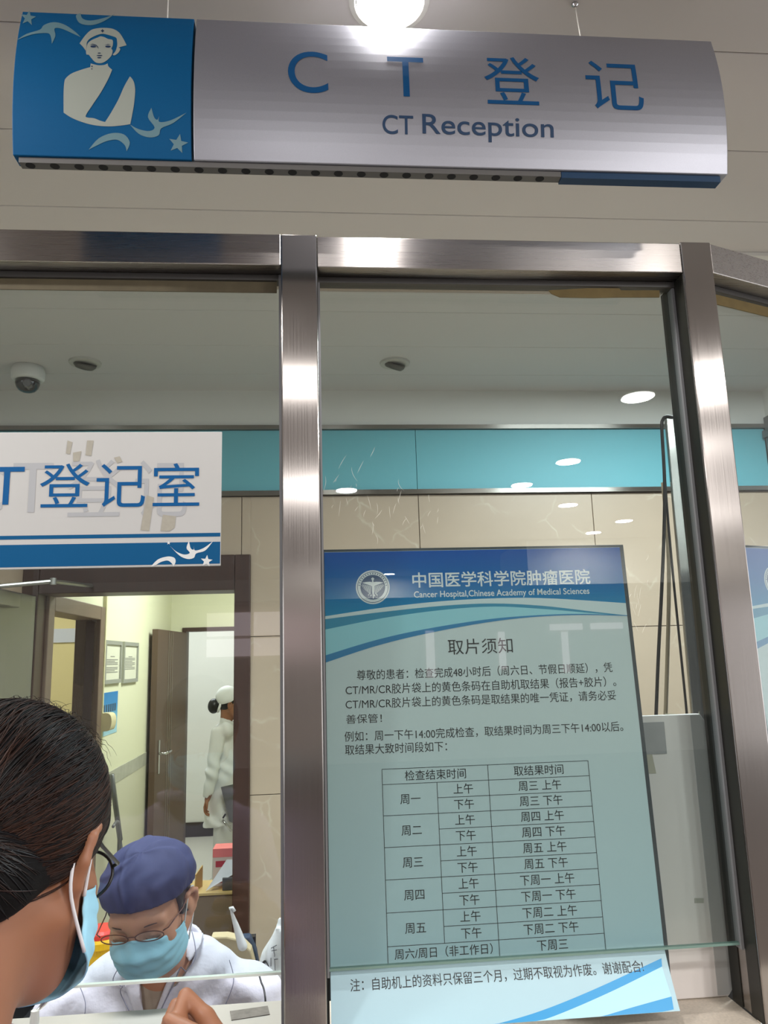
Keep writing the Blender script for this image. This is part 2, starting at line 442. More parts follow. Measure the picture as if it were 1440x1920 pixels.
for i in range(len(xs)-1):
    for j in range(len(zs)-1):
        x0, x1, z0, z1 = xs[i]+0.0015, xs[i+1]-0.0015, zs[j]+0.0015, zs[j+1]-0.0015
        if x0 < DX1+0.06 and x1 > DX0-0.06:          # tiles cut round the door casing
            if x1 > DX1+0.066: t.box(max(x0, DX1+0.066), x1, YB, YB+0.011, z0, z1) if z0 < DZ+0.15 else None
            if x0 < DX0-0.066: t.box(x0, min(x1, DX0-0.066), YB, YB+0.011, z0, z1) if z0 < DZ+0.15 else None
            if z1 > DZ+0.15: t.box(max(x0, DX0-0.066), min(x1, DX1+0.066), YB, YB+0.011, DZ+0.15, z1)
            continue
        t.box(x0, x1, YB, YB+0.011, z0, z1)
struct(t.build('wall_tiles', M_tile, bevel=0.0008, seg=1))
struct(boxo('wall_left', -2.4, -2.3, 0.1, 2.1, 0, CEIL, M_wallw))
b = MB(); b.box(2.1, 2.2, 0.75, 1.94, 0, 1.2).box(2.1, 2.2, 0.75, 1.94, 2.80, CEIL); struct(b.build('wall_right', M_wallw))
struct(boxo('wall_front', -2.3, 0.79, 0.03, 0.10, 0, 1.095, M_wallw))
# dark framed window in the office's right wall
w = thing('window_4', (2.1, 1.3, 1.2), None, None); w['kind'] = 'structure'
boxo('pane', 2.14, 2.15, 0.78, 1.9, 1.2, 2.80, mat('dark pane', (34, 38, 44), 0.15), w)
f = MB(); f.box(2.085, 2.13, 1.86, 1.93, 1.2, 2.80).box(2.085, 2.13, 0.76, 1.86, 2.755, 2.80).box(2.07, 2.13, 0.76, 1.93, 2.70, 2.735); f.build('window_frame', mat('grey aluminium', (120, 120, 118), 0.4, 0.6), w)

# office door in the back wall
d = thing('door_1', (-0.745, YB, 0), None, None); d['kind'] = 'structure'
f = MB()
f.box(DX1, DX1+0.066, YB-0.02, YB+0.16, 0, DZ+0.15).box(DX0-0.066, DX0, YB-0.02, YB+0.16, 0, DZ+0.15).box(DX0, DX1, YB-0.02, YB+0.16, DZ, DZ+0.15)
f.build('casing', M_wood, d, bevel=0.004)
boxo('door_leaf', -1.190, -1.148, 1.10, 1.925, 0.01, DZ-0.01, mat('grey door sheet', (128, 126, 120), 0.32, 0.55, noise=0.05, nscale=3, nstretch=(3, 3, 0.4)), d, bevel=0.002)
f = MB()
f.box(-1.150, -1.11, 1.44, 1.66, DZ-0.075, DZ-0.02)
cl = f.build('closer', mat('closer aluminium', (150, 148, 142), 0.35, 0.8), d, bevel=0.006)
f = MB(); f.tube([(-1.13, 1.48, DZ-0.012), (-0.96, 1.55, DZ+0.01)], 0.008).tube([(-0.96, 1.55, DZ+0.01), (-0.93, YB-0.01, DZ+0.03)], 0.008).lathe([(0.012, -0.012), (0.012, 0.012)], (-0.96, 1.55, DZ+0.01)); f.build('closer_arm', MATS['closer aluminium'], cl)

# corridor behind the door
XL = -1.15
b = MB()
b.box(XL-0.1, XL, 2.11, 2.11+0.02, 0, 2.7).box(XL-0.1, XL, 2.83, 4.9, 0, 2.7).box(XL-0.1, XL, 2.11, 2.83, 2.0, 2.7)
struct(b.build('wall_corridor_left', M_cream))
b = MB(); b.box(-2.7, -1.05, 4.9, 5.02, 0, 2.7).box(-0.15, 1.1, 4.9, 5.02, 0, 2.7).box(-1.05, -0.15, 4.9, 5.02, 2.015, 2.7); struct(b.build('wall_corridor_end', M_cream))
struct(boxo('wall_corridor_right', 1.0, 1.1, 2.11, 7.2, 0, 2.7, M_cream))
struct(boxo('wall_far', -3.2, 1.1, 7.2, 7.3, 0, 2.7, M_wallw))
struct(boxo('baseboard_far', -3.2, 1.0, 7.18, 7.2, 0, 0.14, mat('black skirting', (40, 36, 34), 0.4)))
struct(boxo('wall_far_left', -3.3, -3.2, 5.02, 7.3, 0, 2.7, M_wallw))
struct(boxo('trim_3', XL-0.001, XL+0.006, 2.93, 4.88, 1.10, 1.18, mat('grey border tile', (182, 182, 170), 0.35, noise=0.3, nscale=18)))
struct(boxo('trim_4', XL-0.001, XL+0.004, 2.93, 4.88, 0.0, 1.10, mat('dado tile', (222, 220, 198), 0.3)))
f = MB(); f.box(-1.06, -1.03, 4.885, 5.03, 0, 2.03).box(-0.17, -0.14, 4.885, 5.03, 0, 2.03).box(-1.03, -0.17, 4.885, 5.03, 2.0, 2.03); struct(f.build('trim_5', M_wood))
# side room seen through the corridor's left door
struct(boxo('wall_side_far', -3.6, XL-0.1, 4.55, 4.6, 0, 2.7, M_yel))
struct(boxo('wall_side_left', -3.7, -3.6, 2.1, 4.6, 0, 2.7, M_yel))
struct(boxo('trim_6', -3.6, XL-0.1, 4.535, 4.55, 1.93, 2.03, mat('pale blue rail', (206, 210, 226), 0.4)))
d = thing('door_2', (XL, 2.47, 0), None, None); d['kind'] = 'structure'
f = MB(); f.box(XL-0.11, XL+0.02, 2.035, 2.11, 0, 2.06).box(XL-0.11, XL+0.02, 2.83, 2.91, 0, 2.06).box(XL-0.11, XL+0.02, 2.11, 2.83, 1.99, 2.06)
f.build('casing', mat('taupe casing', (118, 98, 84), 0.5, noise=0.15, nscale=8), d, bevel=0.004)
Mx = Matrix.Translation((XL-0.03, 2.82, 0)) @ Matrix.Rotation(math.radians(180-72), 4, 'Z')
lf = boxo('door_leaf', 0, 0.73, -0.02, 0.02, 0.01, 1.98, mat('dark red wood', (58, 36, 30), 0.45, noise=0.2, nscale=8, nstretch=(6, 6, 0.5)), d, M=Mx)
# brown door standing open against the corridor's left wall
d = thing('door_3', (-1.05, 4.86, 0), None, None); d['kind'] = 'structure'
ang = math.atan2(-0.8, -0.065)
Mx = Matrix.Translation((-1.04, 4.88, 0)) @ Matrix.Rotation(ang, 4, 'Z')
boxo('door_leaf', 0, 0.8, -0.02, 0.02, 0.01, 1.99, M_woodg, d, bevel=0.002, M=Mx)
f = MB()
for u in (0.42, 0.47, 0.52): f.box(u, u+0.008, 0.0195, 0.0225, 0.02, 1.98, Mx)
f.build('inlay_strip', mat('steel inlay', (170, 162, 150), 0.3, 0.8), d)
f = MB(); f.box(0.70, 0.735, 0.02, 0.026, 1.03, 1.25, Mx)
hp = f.build('handle_plate', MATS['chrome'], d, bevel=0.002)
p = [tuple(Mx @ Vector(q)) for q in ((0.715, 0.022, 1.16), (0.715, 0.07, 1.16), (0.60, 0.072, 1.165))]
MB().tube(p, 0.009).build('handle', MATS['chrome'], hp, smooth=True)

# hall behind the photographer: what the glass and the steel mirror
struct(boxo('wall_hall_far', -9, 9, -12.3, -12.2, 0, CEIL, mat('hall wall', (206, 196, 186), 0.7)))
M_day = emit('daylit window', (250, 226, 232), HALL_WINDOW)
w = thing('window_5', (0, -12.15, 1.0), None, None); w['kind'] = 'structure'
for x0, x1, z0, z1 in ((-1.9, -1.15, 1.85, 2.15), (-1.9, -1.15, 2.2, 2.6), (-1.1, -0.35, 1.85, 2.15), (-1.1, -0.35, 2.2, 2.6), (1.9, 2.05, 1.4, 2.2), (3.2, 3.32, 1.5, 2.15), (4.35, 4.47, 1.4, 2.12), (4.15, 4.75, 2.15, 2.26), (4.9, 5.5, 2.15, 2.26), (-6.5, -5.2, 1.2, 2.5)):
    boxo('pane', x0, x1, -12.19, -12.17, z0, z1, M_day, w)
struct(boxo('ceiling_soffit', 2.2, 7.5, -7.6, -6.4, 2.45, CEIL-0.002, M_wallw))
struct(boxo('ceiling_beam', -9, 9, -10.6, -9.9, 2.62, CEIL-0.002, M_wallw))
b = MB(); b.box(-3.6, -3.0, -7.0, -6.4, 0, CEIL-0.002); struct(b.build('pillar_hall', M_tile))
b = MB(); b.box(5.6, 6.2, -5.0, -4.4, 0, CEIL-0.002); struct(b.build('pillar_hall', M_tile))

# ---- steel and glass front
ZT0, ZT1 = 2.485, 2.548      # header rail
ZC = 1.135                   # counter top
ZG = 1.247                   # lower edge of the glass
YG0, YG1 = 0.046, 0.054
M_caulk = mat('grey channel', (128, 128, 130), 0.5)
M_gask = mat('dark gasket', (38, 40, 40), 0.5)
M_edge = mat('cut glass edge', (120, 150, 140), 0.15, spec=0.8)
M_edgew = mat('polished glass edge', (226, 232, 222), 0.2, spec=0.8)
w1 = thing('window_1', (-0.9, 0.05, ZC), None, None); w1['kind'] = 'structure'
boxo('header_rail', -2.29, -0.0605, 0.0, 0.10, ZT0, ZT1, M_steelH, w1, bevel=0.0015)
boxo('glass_pane', -2.29, -0.064, YG0, YG1, ZG, ZT0, M_glass, w1)
boxo('glass_edge', -2.29, -0.064, YG0, YG1, ZG-0.004, ZG, M_edgew, w1)
M_chd = mat('dark channel', (74, 72, 70), 0.45)
f = MB(); f.box(-2.29, -0.0665, 0.038, 0.062, ZT0-0.012, ZT0-0.0005); f.build('glazing_channel', M_chd, w1)
f = MB(); f.box(-0.066, -0.0605, 0.036, 0.064, ZC, ZT0-0.001); f.build('glazing_channel', M_caulk, w1)
boxo('tape_residue', -1.6, -0.07, 0.043, 0.0455, ZT0-0.035, ZT0-0.013, mat('aged masking tape', (98, 88, 66), 0.7, noise=0.25, nscale=40), w1)
w2 = thing('window_2', (0.36, 0.05, ZC), None, None); w2['kind'] = 'structure'
boxo('post', -0.060, 0.008, 0.0, 0.10, 0.5, ZT1+0.001, M_steelV, w2, bevel=0.0025)
boxo('header_rail', 0.0085, 0.729, 0.0, 0.10, ZT0-0.003, ZT1-0.003, M_steelH, w2, bevel=0.0015)
boxo('glass_pane', 0.012, 0.727, YG0, YG1, ZG, ZT0-0.003, M_glass, w2)
boxo('glass_edge', 0.012, 0.727, YG0, YG1, ZG-0.004, ZG, M_edge, w2)
f = MB(); f.box(0.009, 0.7285, 0.038, 0.062, ZT0-0.015, ZT0-0.0035); f.build('glazing_channel', M_chd, w2)
f = MB(); f.box(0.0085, 0.013, 0.036, 0.064, ZG-0.01, ZT0-0.016).box(0.7235, 0.7285, 0.040, 0.060, ZG-0.01, ZT0-0.016); f.build('glazing_channel', M_caulk, w2)
f = MB(); f.box(0.7235, 0.7292, 0.0605, 0.066, ZG-0.01, ZT0-0.016).box(0.0083, 0.0125, 0.0645, 0.098, ZC, ZT0-0.016); f.build('gasket', M_gask, w2)
tp = [(P(x, y, 0.045)[0], P(x, y, 0.045)[2]) for x, y in ((1028, 545), (1100, 541), (1160, 541), (1164, 545), (1236, 545), (1236, 558), (1165, 558), (1110, 559), (1050, 558), (1035, 552))]
MB().prism(tp, lambda a, c: (a, 0.0435, c), lambda a, c: (a, 0.0455, c)).build('tape_residue', mat('yellow masking tape', (118, 100, 58), 0.7, noise=0.3, nscale=30), w2)
f = MB(); f.box(0.7284, 0.7299, 0.002, 0.0385, ZC, ZT0-0.004).box(0.7284, 0.7299, 0.0665, 0.0995, ZC, ZT0-0.004).box(0.0082, 0.009, 0.003, 0.036, ZC, ZT0-0.004); f.build('jamb_dark_reflection', mat('dark jamb reflection', (46, 45, 41), 0.35, metal=0.5), w2)  # thin panels coloured dark to stand for the room mirrored in the jamb
boxo('post', 0.730, 0.793, 0.0, 0.10, ZC, ZT1+0.001, M_steelV, w2, bevel=0.0025)
sc_ = MB(); r9 = np.random.default_rng(3)
for k in range(46):
    bx_, by_, sx_, sy_ = ((650, 905, 40, 45), (760, 950, 90, 40), (700, 960, 60, 40), (1205, 1130, 25, 60))[k % 4]
    cx_, cy_ = bx_+r9.normal(0, 1)*sx_*0.6, by_+r9.normal(0, 1)*sy_*0.5; an = r9.uniform(0.9, 2.3); L_ = r9.uniform(6, 30); bd = r9.normal(0, 5)
    q_ = [P(cx_+math.cos(an)*L_*t_+bd*t_*t_, cy_+math.sin(an)*L_*t_, 0.0457) for t_ in np.linspace(-0.5, 0.5, 6)]
    sc_.tube(q_, [0.0001, 0.00022, 0.00028, 0.00028, 0.0002, 0.0001], 4)
o = sc_.build('scratches', mat('glass scratch', (226, 222, 210), 0.5), w2); o['kind'] = 'stuff'
# third bay, turned back by 21 degrees
w3 = thing('window_3', (1.3, 0.25, ZC), None, None); w3['kind'] = 'structure'
MA = Matrix.Translation((0.794, 0.004, 0)) @ Matrix.Rotation(math.radians(21), 4, 'Z')
boxo('header_rail', 0, 1.5, 0.0, 0.09, ZT0, ZT1, M_steelH, w3, bevel=0.0015, M=MA)
boxo('glass_pane', 0.002, 1.5, 0.046, 0.054, ZG, ZT0, M_glass, w3, M=MA)
f = MB(); f.box(0, 1.5, 0.038, 0.062, ZT0-0.012, ZT0-0.0005, MA); f.build('glazing_channel', M_chd, w3)
boxo('tape_residue', 0.012, 0.7, 0.043, 0.0455, ZT0-0.038, ZT0-0.016, MATS['yellow masking tape'], w3, M=MA)

# counter: steel under the first window, granite under the others
ct = thing('service_counter', (0.2, 0, ZC-0.04), 'long counter ledge, brushed steel under the left window and speckled granite at right', 'counter')
boxo('steel_top', -2.29, -0.0605, -0.24, 0.228, ZC-0.04, ZC, steel('steel counter', (184, 180, 172), 0.55, 'X', aniso=0.2), ct, bevel=0.004)
g = MB(); g.box(0.0085, 0.7295, -0.24, 0.228, ZC-0.04, ZC).box(0.7295, 2.2, -0.24, -0.003, ZC-0.04, ZC); g.build('granite_top', M_granite, ct, bevel=0.004)
x0, _, _ = P(432, 1900, 0.2)
lab = MB(); pts = [tuple(PZ(a, c, ZC)[:2]) for a, c in ((431, 1897), (502, 1887), (506, 1903), (434, 1914))]
lab.prism(pts, lambda a, c: (a, c, ZC+0.0003), lambda a, c: (a, c, ZC+0.0012))
lab.build('worn_label', mat('torn label', (104, 98, 90), 0.7, noise=0.5, nscale=90), ct)
bm = MB(); bm.box(-2.2, -0.07, 0.03, 0.10, 1.0951, ZC-0.0401); bm.build('support', M_steelD, ct)
# ================================================================== LAMPS
M_lens = emit('lamp lens', (255, 250, 242), 11.0)
M_ring = mat('lamp ring', (230, 228, 222), 0.4)
def downlight(x, y, label, group='hall ceiling downlights', z=CEIL, r=0.072, power=HALL_LAMP, color=(1, 0.975, 0.955)):
    t = thing('ceiling_downlight', (x, y, z), label, 'ceiling light', group)
    R = Matrix.Identity(4)
    MB().lathe([(r+0.014, -0.0005), (r+0.014, -0.006), (r+0.004, -0.009), (r+0.002, -0.004), (r+0.002, -0.0005)], (x, y, z), 32).build('trim_ring', M_ring, t, smooth=False)
    MB().lathe([(r, -0.001), (r, -0.003)], (x, y, z), 32).build('lens', M_lens, t)
    l = disk_light('downlight_lamp', (x, y, z-0.012), 2*r, power, color)
    return t
downlight(0.145, -0.152, 'lit round downlight in the ceiling just above the hanging reception sign', r=0.060, power=HALL_LAMP*0.4)
for x, y, lab in ((1.517, -1.894, 'lit downlight mirrored in the glass on the white fascia'), (1.576, -3.103, 'lit downlight mirrored on the blue-green band'),
                  (1.452, -3.753, 'lit downlight mirrored at the lower edge of the blue-green band'), (0.219, -3.871, 'lit downlight mirrored beside the middle post'),
                  (2.82, -5.296, 'lit downlight mirrored on the tiles near the leaning strip'), (2.764, -5.952, 'far downlight mirrored small on the tiles above the notice'),
                  (2.035, -4.509, 'small lit downlight mirrored on the tiles above the notice corner'), (1.031, -9.425, 'farthest downlight mirrored on the blue notice heading'),
                  tuple(PZ(566, 712, CEIL)[:2]*np.array([1, -1]))+('lit downlight mirrored as a bright band on the middle post',), (-1.5, -0.3, 'unseen downlight added to light the front, beyond the left edge of the sign'), tuple(PZ(1338, 716, CEIL)[:2]*np.array([1, -1]))+('lit downlight mirrored as a bright band on the right post',),
                  (-1.1, -0.72, 'unseen downlight added to light the front, at far left before the counter')):  # this one and the lamp left of the sign are unseen, added as fill
    downlight(x, y, lab, power=HALL_LAMP*(0.55 if y > -0.8 else 0.32 if 'bright band' in lab else 1.0))
M_off = mat('lamp housing off', (92, 90, 82), 0.5)
for x, y, lab in ((-0.901, 1.613, 'unlit round eyeball lamp in the office ceiling beside the dome camera'), (0.328, 1.603, 'unlit round eyeball lamp in the office ceiling right of the middle post')):
    t = thing('eyeball_lamp', (x, y, CEIL), lab, 'ceiling light', 'unlit office ceiling lamps')
    f = MB(); f.lathe([(0.047, -0.0005), (0.062, -0.0005), (0.060, -0.008), (0.048, -0.010)], (x, y, CEIL), 32); f.build('trim_ring', mat('lamp ring off', (190, 188, 180), 0.5), t)
    Mr = Matrix.Rotation(0.5, 4, 'X') @ Matrix.Rotation(0.3, 4, 'Y')
    f = MB(); f.lathe([(0.045, 0.0), (0.043, -0.012), (0.034, -0.022), (0.030, -0.012), (0.012, -0.008)], (x, y, CEIL-0.003), 28, Mr); f.build('eyeball', M_off, t, smooth=True)
    f = MB(); f.lathe([(0.022, 0.0), (0.020, -0.014), (0.010, -0.020)], (x+0.004, y-0.006, CEIL-0.006), 20, Mr); f.build('bulb', mat('dark bulb', (52, 50, 46), 0.3), t, smooth=True)
# dome camera
x, y = -1.138, 1.672
t = thing('security_camera', (x, y, CEIL), 'white dome security camera with dark bubble on the office ceiling', 'camera')
MB().lathe([(0.058, -0.0005), (0.063, -0.02), (0.062, -0.048), (0.055, -0.056), (0.048, -0.057)], (x, y, CEIL), 36).build('housing', M_white, t, smooth=True)
MB().lathe([(0.047, -0.057), (0.046, -0.072), (0.040, -0.088), (0.028, -0.100), (0.012, -0.1055), (0.002, -0.106)], (x, y, CEIL), 36).build('dome', mat('smoked dome', (38, 38, 40), 0.08, coat=1.0), t, smooth=True)
MB().lathe([(0.016, 0.0), (0.014, -0.012)], (x+0.012, y-0.035, CEIL-0.075), 20, Matrix.Rotation(-0.9, 4, 'X')).build('lens', mat('camera lens', (120, 120, 125), 0.15), t)
# unseen lamps inside
for x, pw, lab in ((-0.6, OFFICE_LAMP, 'panel light in the office ceiling above the clerk, hidden by the header rail'), (1.45, OFFICE_LAMP_RIGHT, 'panel light in the office ceiling at right, hidden by the header rail')):
    rect_light('office_lamp', (x, 0.79, CEIL-0.02), 0.7, 0.16, pw, (0.90, 0.97, 1.0), spread=100 if x < 0 else 180)
    f = thing('ceiling_panel_light', (x, 0.79, CEIL), lab, 'ceiling light', 'office panel lights')
    boxo('frame', x-0.37, x+0.37, 0.70, 0.88, CEIL-0.012, CEIL-0.0005, M_ring, f)
rect_light('corridor_lamp', (-0.35, 3.4, 2.66), 0.5, 1.4, CORRIDOR_LAMP, (1.0, 1.0, 0.9))
rect_light('far_room_lamp', (-1.2, 6.1, 2.66), 1.2, 0.5, CORRIDOR_LAMP*0.9, (0.96, 0.98, 1.0))
rect_light('side_room_lamp', (-2.2, 3.4, 2.66), 0.8, 0.8, CORRIDOR_LAMP*0.55, (1.0, 0.96, 0.85))

# ================================================================== HANGING SIGN
SZ0, SZ1 = 2.5635, 2.8325
def sgy(z):
    v = (z-SZ0)/(SZ1-SZ0); return -0.195-0.018*(1-(2*v-1)**2)
def SGp(px, py):
    Y = -0.205
    for _ in range(4): q = P(px, py, Y); Y = sgy(min(max(q[2], SZ0), SZ1))
    return q[0], q[2]
def SGf(off): return lambda a, c: (a, sgy(c)-off, c)
def art(mb, pts, tofn, fn, step, smooth=0, holes=()):
    """an outline given on the photo, laid on its surface (cut in rows so that it follows the curve)"""
    q = [tofn(*p) for p in pts]
    if smooth: q = [tuple(v) for v in spline(q, smooth)]
    hs = [[tofn(*p) for p in h] for h in holes]
    loops = [[Vector((p[0], p[1], 0)) for p in q]]+[[Vector((p[0], p[1], 0)) for p in h] for h in hs]
    tri = tessellate_polygon(loops); allp = np.array([p for l in loops for p in [(v.x, v.y) for v in l]])
    V, F = cut_rows(allp, [tuple(t) for t in tri], fn, step)
    mb.add(V, F)
def ink(mb, body, xl, yl, xr, yr, hpx, tofn, fn, step=None, weight=0.0):
    """lettering whose ink runs from (xl,yl) to (xr,yr) on the photo, hpx tall (None keeps the font's own proportion)"""
    V, F = glyphs(body, weight); lo, hi = V.min(0), V.max(0)
    a0, c0 = tofn(xl, yl); a1, c1 = tofn(xr, yr); cz = (c0+c1)/2; k = (a1-a0)/(hi[0]-lo[0])
    if hpx: xm, ym = (xl+xr)/2, (yl+yr)/2; h = tofn(xm, ym-hpx/2)[1]-tofn(xm, ym+hpx/2)[1]; kz = h/(hi[1]-lo[1])
    else: kz = k
    U = np.stack([a0+(V[:, 0]-lo[0])*k, cz+(V[:, 1]-(lo[1]+hi[1])/2)*kz], -1)
    if step: VV, FF = cut_rows(U, F, fn, step)
    else: VV, FF = [fn(*u) for u in U], F
    mb.add(VV, FF)
SX0, SX1, SX2 = P(26, 150, -0.21)[0], P(361, 165, -0.21)[0], P(1358, 200, -0.21)[0]
sg = thing('hanging_sign', ((SX0+SX2)/2, -0.17, SZ0), 'long curved blue and silver reception sign hanging from the ceiling on wires', 'sign')
def sign_panel(name, x0, x1, m):
    prof = [(sgy(z), z) for z in np.linspace(SZ0, SZ1, 17)]+[(-0.165, SZ1), (-0.165, SZ0)]
    return MB().prism(prof, lambda a, c: (x0, a, c), lambda a, c: (x1, a, c)).build(name, m, sg, bevel=0.0012)
M_sblue = mat('sign blue', (6, 92, 144), 0.5, spec=0.2, noise=0.05, nscale=300)
M_ssil = mat('sign silver', (174, 175, 184), 0.42, metal=0.75, noise=0.10, nscale=900)
bp_ = sign_panel('blue_panel', SX0, SX1-0.002, M_sblue)
sp_ = sign_panel('silver_panel', SX1+0.002, SX2, M_ssil)
XB = P(1050, 335, -0.185)[0]
boxo('back_rail', SX0+0.008, XB, -0.191, -0.174, SZ0-0.010, SZ0-0.0005, mat('rail grey', (112, 110, 108), 0.5), sg)
boxo('end_rail', XB+0.001, SX2-0.012, -0.191, -0.172, SZ0-0.012, SZ0-0.0005, mat('rail blue', (20, 62, 98), 0.5), sg)
for k in range(25):
    x = SX0+0.024+k*0.0385
    if x < XB-0.01: MB().lathe([(0.0075, 0.0), (0.0075, -0.0006)], (x, -0.1835, SZ0-0.010), 14).build('rail_hole', mat('rail hole', (24, 24, 26), 0.8), sg)
M_ink = mat('sign letter blue', (20, 86, 140), 0.5, spec=0.2)
M_inkd = mat('sign letter navy', (30, 66, 104), 0.5)
for ch, xl, yl, xr, yr, hh, mm, wt in (('C', 540, 134, 615, 134, 77, M_ink, 0), ('T', 727, 143, 795, 143, 73, M_ink, 0), ('登', 908, 149, 1011, 150, 88, M_ink, 0), ('记', 1099, 157, 1204, 160, 89, M_ink, 0),
                                       ('CT', 717, 234, 775, 234, 36, M_inkd, 0.006), ('Reception', 792, 241, 1038, 243, 49, M_inkd, 0.006)):
    m = MB(); ink(m, ch, xl, yl, xr, yr, hh, SGp, SGf(0.0006), 0.02, wt); m.build('lettering', mm, sp_, fix=False)
Z4 = lambda X, Y: (100+X/7.2, 20+Y/7.2)
Z1 = lambda X, Y: (X/2, Y/2)
cb = lambda f: (lambda X, Y: SGp(*f(X, Y)))
M_fig = mat('sign figure cream', (170, 176, 166), 0.5)
M_sw = mat('sign swirl', (112, 148, 158), 0.5)
m = MB()
body = [(505, 715), (505, 715), (500, 765), (500, 765), (380, 800), (250, 850), (170, 915), (150, 970), (140, 1100), (140, 1380), (140, 1380), (250, 1450), (400, 1510), (560, 1550), (740, 1565), (900, 1555), (1040, 1535), (1040, 1535), (1085, 1300), (1105, 1100), (1095, 990), (1070, 930), (1035, 890), (1035, 890), (960, 1020), (880, 1200), (780, 1380), (700, 1505), (700, 1505), (640, 1490), (550, 1455), (460, 1445), (440, 1415), (520, 1290), (640, 1110), (740, 930), (795, 800), (795, 800), (745, 755), (735, 715), (735, 715), (690, 735), (620, 740), (560, 730)]
art(m, body, cb(Z4), SGf(0.0005), 0.02, 4)
art(m, [(355, 445), (355, 445), (430, 340), (510, 265), (600, 240), (700, 235), (810, 250), (890, 300), (950, 390), (990, 470), (990, 470), (880, 500), (880, 500), (905, 520), (880, 570), (830, 605), (805, 595), (840, 550), (862, 480), (862, 420), (850, 370), (790, 345), (700, 320), (640, 318), (560, 345), (490, 385), (455, 430), (450, 480), (440, 545), (440, 545), (400, 490)], cb(Z4), SGf(0.0005), 0.02, 4)
art(m, [(470, 440), (520, 400), (600, 365), (640, 350), (690, 360), (740, 385), (800, 400), (803, 470), (785, 515), (800, 540), (790, 600), (740, 660), (680, 700), (630, 712), (570, 700), (520, 650), (480, 600), (450, 595), (442, 560), (452, 490)], cb(Z4), SGf(0.0005), 0.02, 4)
m.build('nurse_figure', M_fig, bp_, fix=False)
m = MB()
def ov(cx, cy, rx, ry): return [(cx+rx*math.cos(a), cy+ry*math.sin(a)) for a in np.linspace(0, 2*math.pi, 14, endpoint=False)]
for o_ in (ov(540, 488, 38, 15), ov(740, 490, 38, 14), ov(622, 578, 22, 7), ov(625, 611, 40, 8), ov(622, 640, 28, 9), ov(523, 757, 10, 10), ov(522, 792, 9, 9), ov(665, 277, 24, 9), ov(665, 277, 9, 22)):
    m = MB(); art(m, o_, cb(Z4), SGf(0.0009), 0.02); m.build('figure_detail', mat('sign feature navy', (34, 58, 92), 0.5), bp_, fix=False)
m = MB(); art(m, [(490, 470), (530, 452), (580, 465), (608, 495), (612, 525), (600, 500), (575, 475), (530, 462)], cb(Z4), SGf(0.0009), 0.02)
m.build('figure_detail', MATS['sign feature navy'], bp_, fix=False)
m = MB(); art(m, [(690, 470), (740, 455), (780, 462), (740, 464)], cb(Z4), SGf(0.0009), 0.02)
m.build('figure_detail', MATS['sign feature navy'], bp_, fix=False)
for st in (star(53, 34, 15, 0.15), star(334, 270, 19, 0.2)):
    m = MB(); art(m, st, SGp, SGf(0.0005), 0.02); m.build('star', M_sw, bp_, fix=False)
for pts in ([(62, 152), (62, 152), (100, 128), (150, 112), (165, 95), (200, 84), (240, 92), (280, 118), (303, 140), (303, 140), (270, 125), (230, 108), (205, 108), (208, 135), (195, 165), (195, 165), (190, 135), (175, 125), (120, 130)],
            [(285, 60), (302, 50), (302, 50), (310, 70), (340, 78), (390, 68), (430, 53), (430, 53), (390, 80), (345, 95), (300, 88)],
            [(488, 468), (488, 468), (520, 485), (560, 492), (580, 478), (555, 440), (568, 405), (568, 405), (578, 440), (590, 450), (597, 436), (597, 436), (598, 458), (640, 452), (700, 423), (700, 423), (650, 462), (605, 482), (595, 508), (560, 516), (520, 502)],
            [(333, 562), (333, 562), (370, 520), (420, 500), (465, 505), (487, 535), (475, 568), (475, 568), (468, 545), (440, 525), (400, 530), (360, 548)]):
    m = MB(); art(m, pts, cb(Z1), SGf(0.0005), 0.02, 4); m.build('swirl', M_sw, bp_, fix=False)
for px in (316, 1082):
    x = P(px, 10, -0.165)[0]; w = MB()
    w.tube([(x, -0.172, SZ1-0.004), (x-0.002, -0.160, CEIL+0.001)], 0.0011, 8)
    ww = w.build('hanging_wire', mat('wire', (226, 222, 214), 0.4), sg)
    h = MB(); h.lathe([(0.006, 0.0), (0.006, -0.003), (0.003, -0.006), (0.002, -0.010)], (x-0.002, -0.160, CEIL), 14); h.build('ceiling_hook', MATS['chrome'], ww)

# ================================================================== CT SIGN BEHIND THE LEFT GLASS
LY = 0.0425
LP = lambda px, py: tuple(P(px, py, LY)[i] for i in (0, 2))
LZ0, LZ1, LX1 = 1.921, 2.171, -0.1715
lf_ = lambda o_: (lambda a, c: (a, LY-o_, c))
ls = thing('room_sign', (-0.5, LY, LZ0), 'white and blue registration room board taped to the left glass pane', 'sign')
boxo('board', -0.86, LX1, LY, 0.0458, LZ0, LZ1, mat('sign board white', (186, 185, 182), 0.45, noise=0.03, nscale=12), ls, bevel=0.0012)
m = MB(); zb = LP(200, 1019)[1]; za, zc = LP(200, 1002)[1], LP(200, 1009)[1]
m.poly([(-0.859, LZ0+0.004), (LX1-0.001, LZ0+0.004), (LX1-0.001, zb), (-0.859, zb)], lf_(0.0003)).poly([(-0.859, zc), (LX1-0.001, zc), (LX1-0.001, za), (-0.859, za)], lf_(0.0003))
m.build('blue_band', mat('sign band blue', (0, 80, 126), 0.5, spec=0.2), ls, fix=False)
Z2 = lambda X, Y: LP(X/3.273, 800+Y/3.273)
Z2i = lambda X, Y: (X/3.273, 800+Y/3.273)
def inkZ2(mb, body, x0, x1, y0, y1, off):
    a = Z2i(x0, (y0+y1)/2); b2 = Z2i(x1, (y0+y1)/2); ink(mb, body, a[0], a[1], b2[0], b2[1], (y1-y0)/3.273, LP, lf_(off))
